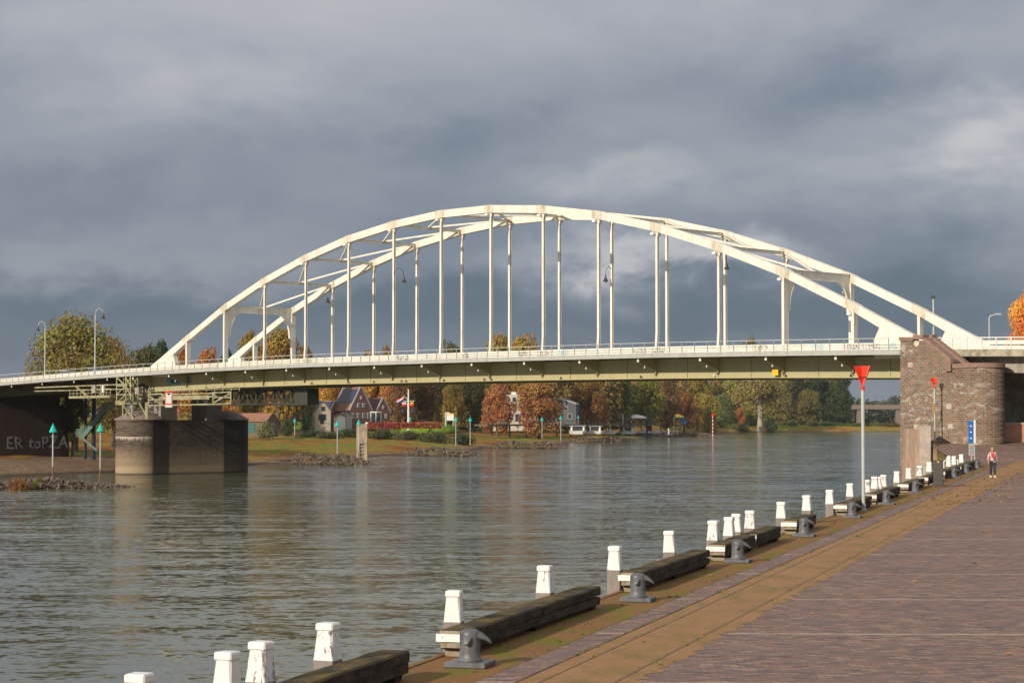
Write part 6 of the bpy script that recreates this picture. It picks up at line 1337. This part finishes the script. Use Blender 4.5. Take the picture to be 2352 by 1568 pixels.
for dy in (0, 1.6):
    b = MB(); o_ = Vector((0, dy, 0))
    top = [at(175, 986, Ys), at(190, 984, Ys), at(238, 926, Ys), at(257, 924, Ys)]; bot = [at(175, 1002, Ys), at(190, 1001, Ys), at(238, 942, Ys), at(257, 940, Ys)]
    for L_ in (top, [(u + v) / 2 for u, v in zip(top, bot)]): b.path([v + o_ for v in L_], .06, 5)
    for i in range(3):
        for j in range(9): u = j / 8; b.bar(top[i].lerp(top[i + 1], u) + o_, bot[i].lerp(bot[i + 1], u) + o_, .06, .06)
    b.build('balustrade', M_wingreen, st)
for x in (196, 215): p = at(x, 1034, Ys + .8); b = MB(); b.tube(Vector((p.x, p.y, 0)), Vector((p.x, p.y, zat(905, Ys))), .30 if x > 200 else .22, n=10); b.build('column', M_dkblue, st)
b = MB(); b.bar(at(188, 1004, Ys), at(222, 1034, Ys), .1, .3); b.build('lower_flight', M_wingreen, st)
# sign at the end of the quay, cabinet, handrail
Yb_ = 141.; X = xat(2232, Yb_); p = Vector((X, Yb_, 0)); zq = QZ(p.dot(Qd)); bs = thing('harbour_sign', 'narrow blue board over a white board on two grey posts at the quay end', 'sign', (X, Yb_, zq))
z = lambda y: zat(y, Yb_); xw = .33
b = MB(); b.box((X - .08, Yb_, (z(966) + z(1017)) / 2), (xw, .04, z(966) - z(1017))); b.build('blue_panel', M_blue, bs); b = MB(); b.box((X - .02, Yb_, (z(1020) + z(1046)) / 2), (.44, .04, z(1020) - z(1046))); b.build('white_panel', M_stone if False else M_ltgrey, bs)
for i in range(3): b = MB(); b.box((X - .08, Yb_ - .03, z(978 + 14 * i)), (.12, .02, .09)); b.build('white_marking', M_white, bs)
for i in range(5): b = MB(); b.box((X - .02, Yb_ - .03, z(1024 + 4.4 * i)), (.34 - .05 * (i % 3), .02, .03)); b.build('text_line', M_dkgrey, bs)
for dx in (-.02, .20): b = MB(); b.tube((X + dx, Yb_ + .06, zq - .3), (X + dx, Yb_ + .06, z(964)), .045, n=8); b.build('post', M_pole, bs)
b = MB(); b.box((X + .20, Yb_ + .0, (z(964) + z(1018)) / 2), (.12, .06, z(964) - z(1018))); b.build('white_edge_panel', M_white, bs)
p = qp(-10.35, 104.5); Yc = p.y; X = xat(2154, Yc); cb_ = local_thing('dark_cabinet', 'tall dark grey cabinet with a yellow sticker between bollards on the quay', 'cabinet', (X, Yc, QZ(Vector((X, Yc, 0)).dot(Qd))), R(-14)); hc = zat(1058, Yc) - p.z
b = MB(); b.box((0, .2, hc / 2), (.50, .40, hc)); b.build('body', M_dkgrey, cb_, bevel=.015); b = MB(); b.box((0, .2, hc + .01), (.56, .46, .05)); b.build('lid', M_dkgrey, cb_); b = MB(); b.box((0, -.012, hc - .05), (.10, .015, .07)); b.build('sticker', M_yellow, cb_)
b = MB(); b.box((0, -.005, hc * .45), (.42, .01, hc * .75)); b.build('door', M_dkgrey, cb_)
Yr_ = 136; lr = thing('ladder_handrail', 'white handrail with round knob above the quay edge behind the last posts', 'handrail', at(2180, 1068, Yr_)); b = MB(); b.path([at(2168, 1075, Yr_), at(2168, 1058, Yr_), at(2200, 1056, Yr_), at(2200, 1075, Yr_)], .045, 8); b.build('rail', M_white, lr)
b = MB(); c = at(2179.5, 1050, Yr_); b.lathe(c - up * .13, [(.02, 0), (.10, .04), (.14, .13), (.10, .22), (.02, .26)], 12); b.tube(c - up * .5, c, .03, n=6); b.build('knob', M_white, lr)
# birds on the girder flange
rr = random.Random(12)
for i, s_ in enumerate([12.2, 15.1, 24.0, 33.4, 40.2, 44.7, 49.5, 50.3, 55.8, 56.6, 63.1, 64.2, 74.7, 85.9, 95.5, 104.2, 111.7]):
    p = br(s_, -.22, gb(s_)); w = i in (1, 8, 14); th = local_thing('pigeon', ('white' if w else 'dark') + ' pigeon on the girder flange, ' + ORD[i] + ' bird from the left pier', 'bird', p, rr.uniform(0, 6.28), ('white' if w else 'dark') + ' pigeons on the girder flange')
    b = MB(); b.lathe((0, 0, 0), [(.02, .02), (.07, .06), (.09, .12), (.07, .19), (.045, .24), (.05, .28), (.02, .32)], 8); b.box((-.12, 0, .08), (.16, .06, .03)); b.build('bird_body', M_white if w else M_dkgrey, th)
# fallen leaves
rs = random.Random(2); b = MB()
for i in range(2400):
    if i < 1500: t = rs.uniform(85, 165); a = -7.5 + rs.gauss(0, 1.6) + (t - 85) * .07 * rs.random()
    elif i < 2250: t = rs.uniform(115, 165); a = rs.uniform(-7, 14)
    else: t = rs.uniform(26, 90); a = rs.uniform(-10.5, 6)
    p = qp(a, t, .012)
    if p.y > 149: continue
    r_ = rs.uniform(.035, .09); an = rs.uniform(0, 6.28); u = Vector((math.cos(an), math.sin(an), rs.uniform(-.2, .3))) * r_; w = Vector((-math.sin(an), math.cos(an), rs.uniform(-.1, .4))) * r_ * .7
    p.z += .01; b.add([p - u, p - w, p + u, p + w], [(0, 1, 2, 3)])
tag(b.build('fallen_leaves', mat('dead_leaf', (.42, .17, .02), .8, .3, 1.5)), 'orange fallen leaves scattered over the quay paving', 'leaves', None, 'stuff')

# ------------------------------------------------------------ the walker on the quay
def skinned(name, nodes, edges, m, parent, lv=2, root=0):
    me = bpy.data.meshes.new(name); ks = list(nodes); me.from_pydata([nodes[k][0] for k in ks], [(ks.index(a), ks.index(b)) for a, b in edges], [])
    o = bpy.data.objects.new(name, me); COL.objects.link(o); sk = o.modifiers.new('s', 'SKIN'); 
    if not me.skin_vertices: 
        bm = bmesh.new(); bm.from_mesh(me); bm.verts.layers.skin.verify(); bm.to_mesh(me); bm.free()
    for i, k in enumerate(ks):
        r_ = nodes[k][1]; me.skin_vertices[0].data[i].radius = r_ if isinstance(r_, tuple) else (r_, r_); me.skin_vertices[0].data[i].use_root = (i == root)
    o.modifiers.new('u', 'SUBSURF').levels = lv
    bpy.context.view_layer.update(); me2 = bpy.data.meshes.new_from_object(o.evaluated_get(bpy.context.evaluated_depsgraph_get())); bpy.data.objects.remove(o)
    me2.materials.clear(); me2.materials.append(m); n = bpy.data.objects.new(name, me2); COL.objects.link(n); n.parent = parent
    for p in me2.polygons: p.use_smooth = True
    return n
Yw_ = 117.; X = xat(2279, Yw_); zq = QZ(Vector((X, Yw_, 0)).dot(Qd)) + .006
pe = local_thing('person', 'person in red plaid shirt and black trousers walking towards us on the quay', 'person', (X, Yw_, zq), R(-8))
N_ = {'pel': ((0, 0, .93), .135), 'wai': ((0, .0, 1.08), .125), 'che': ((0, .01, 1.28), .145), 'nkb': ((0, .01, 1.44), .075), 'nk': ((0, .0, 1.50), .055), 'jaw': ((0, -.025, 1.565), .068), 'hd': ((0, -.01, 1.63), .088), 'crn': ((0, .005, 1.69), .075)}
Ed = [('pel', 'wai'), ('wai', 'che'), ('che', 'nkb'), ('nkb', 'nk'), ('nk', 'jaw'), ('jaw', 'hd'), ('hd', 'crn')]
AR, LG = {}, {}
for sd, sx, fy, ky in (('L', 1, -.22, -.12), ('R', -1, .20, .02)):
    N_[sd + 'sh'] = ((sx * .175, .01, 1.40), .062); N_[sd + 'el'] = ((sx * .245, .02 - fy * .25, 1.13), .045); N_[sd + 'wr'] = ((sx * .255, -.05 - fy * .55, .90), .030); N_[sd + 'pa'] = ((sx * .252, -.065 - fy * .6, .83), (.022, .038))
    N_[sd + 'hip'] = ((sx * .09, 0, .88), .098); N_[sd + 'kn'] = ((sx * .10, ky - .02, .50), .062); N_[sd + 'an'] = ((sx * .10, fy + .02, .10), .040); N_[sd + 'to'] = ((sx * .105, fy - .13, .04), .035)
    Ed += [('che', sd + 'sh'), (sd + 'sh', sd + 'el'), (sd + 'el', sd + 'wr'), (sd + 'wr', sd + 'pa'), ('pel', sd + 'hip'), (sd + 'hip', sd + 'kn'), (sd + 'kn', sd + 'an'), (sd + 'an', sd + 'to')]
    px_, py_, pz_ = N_[sd + 'pa'][0]
    for i, (dy, ln) in enumerate(((-.030, .065), (-.011, .075), (.009, .07), (.028, .055))):
        N_[sd + 'f%d' % i] = ((px_, py_ + dy, pz_ - .045), .009); N_[sd + 'g%d' % i] = ((px_ - sx * .012, py_ + dy * 1.1, pz_ - .045 - ln * .6), .008); N_[sd + 'h%d' % i] = ((px_ - sx * .028, py_ + dy * 1.1, pz_ - .045 - ln), .007); Ed += [(sd + 'pa', sd + 'f%d' % i), (sd + 'f%d' % i, sd + 'g%d' % i), (sd + 'g%d' % i, sd + 'h%d' % i)]
    N_[sd + 'th'] = ((px_ - sx * .01, py_ - .055, pz_ - .005), .010); N_[sd + 'ti'] = ((px_ - sx * .018, py_ - .068, pz_ - .04), .008); Ed += [(sd + 'pa', sd + 'th'), (sd + 'th', sd + 'ti')]
body = skinned('body', N_, Ed, M_skin, pe, 2)
def grow(keys, k, dz=0): return {q: (N_[q][0], (N_[q][1] if not isinstance(N_[q][1], tuple) else N_[q][1][0]) + k) for q in keys}
sh = grow(['pel', 'wai', 'che', 'nkb', 'Lsh', 'Lel', 'Rsh', 'Rel'], .022); sh['Lc'] = (tuple(Vector(N_['Lwr'][0]) + Vector((0, 0, .03))), .05); sh['Rc'] = (tuple(Vector(N_['Rwr'][0]) + Vector((0, 0, .03))), .05); sh['nkb'] = ((0, .01, 1.445), .09)
skinned('plaid_shirt', sh, [('pel', 'wai'), ('wai', 'che'), ('che', 'nkb'), ('che', 'Lsh'), ('Lsh', 'Lel'), ('Lel', 'Lc'), ('che', 'Rsh'), ('Rsh', 'Rel'), ('Rel', 'Rc')], M_plaid, pe)
tr = grow(['pel', 'Lhip', 'Lkn', 'Lan', 'Rhip', 'Rkn', 'Ran'], .020); tr['pel'] = ((0, 0, .95), .150)
skinned('trousers', tr, [('pel', 'Lhip'), ('Lhip', 'Lkn'), ('Lkn', 'Lan'), ('pel', 'Rhip'), ('Rhip', 'Rkn'), ('Rkn', 'Ran')], M_trouser, pe)
for sd, sx, fy in (('L', 1, -.22), ('R', -1, .20)):
    b = MB(); b.hexa([(sx * .105 - .05, fy - .19, 0), (sx * .105 + .05, fy - .19, 0), (sx * .105 + .05, fy + .09, 0), (sx * .105 - .05, fy + .09, 0)], [(sx * .105 - .035, fy - .16, .06), (sx * .105 + .035, fy - .16, .06), (sx * .105 + .045, fy + .08, .12), (sx * .105 - .045, fy + .08, .12)]); b.build('white_shoe', M_white, pe, bevel=.01)
b = MB(); b.lathe((0, .03, 1.56), [(.05, -.10), (.10, -.04), (.112, .06), (.108, .12), (.08, .17), (.02, .19)], 14); b.build('hair', M_hair, pe, smooth=True)
b = MB(); b.bar((-.025, -.112, 1.635), (0, -.125, 1.60), .02, .02); b.bar((0, -.098, 1.64), (0, -.122, 1.595), .022, .022); b.build('nose', M_skin, pe)
for sx in (-1, 1):
    b = MB(); b.lathe((sx * .034, -.092, 1.637), [(.002, -.008), (.010, 0), (.002, .008)], 8); b.build('eye', M_black, pe)
    b = MB(); b.lathe((sx * .093, .0, 1.60), [(.004, 0), (.014, .025), (.004, .05)], 6); b.build('ear', M_skin, pe)
b = MB(); b.box((0, -.094, 1.572), (.045, .012, .010)); b.build('mouth', M_flagred, pe)
b = MB(); b.hexa([(-.05, -.165, 1.15), (.06, -.165, 1.15), (.06, -.15, 1.15), (-.05, -.15, 1.15)], [(-.06, -.155, 1.42), (.06, -.155, 1.42), (.06, -.12, 1.42), (-.06, -.12, 1.42)]); b.build('red_undershirt', M_flagred, pe)
b = MB(); b.bar((-.14, -.13, 1.42), (.10, -.185, .98), .03, .012); b.build('strap', M_black, pe)
bg = local_thing('shoulder_bag', 'small pale grey bag slung across the hip of the walking person', 'bag', (X, Yw_, zq), R(-8)); b = MB(); b.box((.10, -.20, .95), (.15, .07, .17)); b.build('pouch', M_ltgrey, bg, bevel=.02); b = MB(); b.box((.10, -.24, .98), (.13, .01, .09)); b.build('flap', M_dkgrey, bg)
# weeds in the joints
rs = random.Random(31); b = MB()
for i in range(2600):
    t = 24 + 110 * rs.random() ** 1.5; k = rs.random()
    a = rs.choice([-8.6, -7.5, -8.93, -9.55, -10.95, -10.9]) + rs.gauss(0, .05) if k < .6 else rs.uniform(-10.9, -9.6)
    if math.sin(t * 1.7 + a) + math.sin(t * .6) < .1: continue
    p = qp(a, t, .006); h = rs.uniform(.012, .04); an = rs.uniform(0, 3.14); u = Vector((math.cos(an), math.sin(an), 0)) * rs.uniform(.012, .035)
    b.add([p - u, p + u, p + u * .4 + Vector((rs.uniform(-.01, .01), 0, h)), p - u * .6 + Vector((0, rs.uniform(-.01, .01), h * .8))], [(0, 1, 2, 3)])
tag(b.build('joint_weeds', mat('weed_green', (.12, .13, .02), .9, .3, 3)), 'small green weeds and moss tufts in the joints of the quay strips', 'weeds', None, 'stuff')
# thin autumn haze over the river valley
b = MB(); b.hexa([(-6100, -500, -6), (6100, -500, -6), (6100, 12100, -6), (-6100, 12100, -6)], [(-6100, -500, 42), (6100, -500, 42), (6100, 12100, 42), (-6100, 12100, 42)])
hm = bpy.data.materials.new('haze'); hm.use_nodes = True; nt = hm.node_tree; nt.nodes.clear(); ou = nt.nodes.new('ShaderNodeOutputMaterial'); pv = nt.nodes.new('ShaderNodeVolumePrincipled'); pv.inputs['Density'].default_value = .00004; pv.inputs['Color'].default_value = (.86, .90, .96, 1); nt.links.new(pv.outputs[0], ou.inputs['Volume'])
hz_ = b.build('haze', hm); hz_['kind'] = 'stuff'
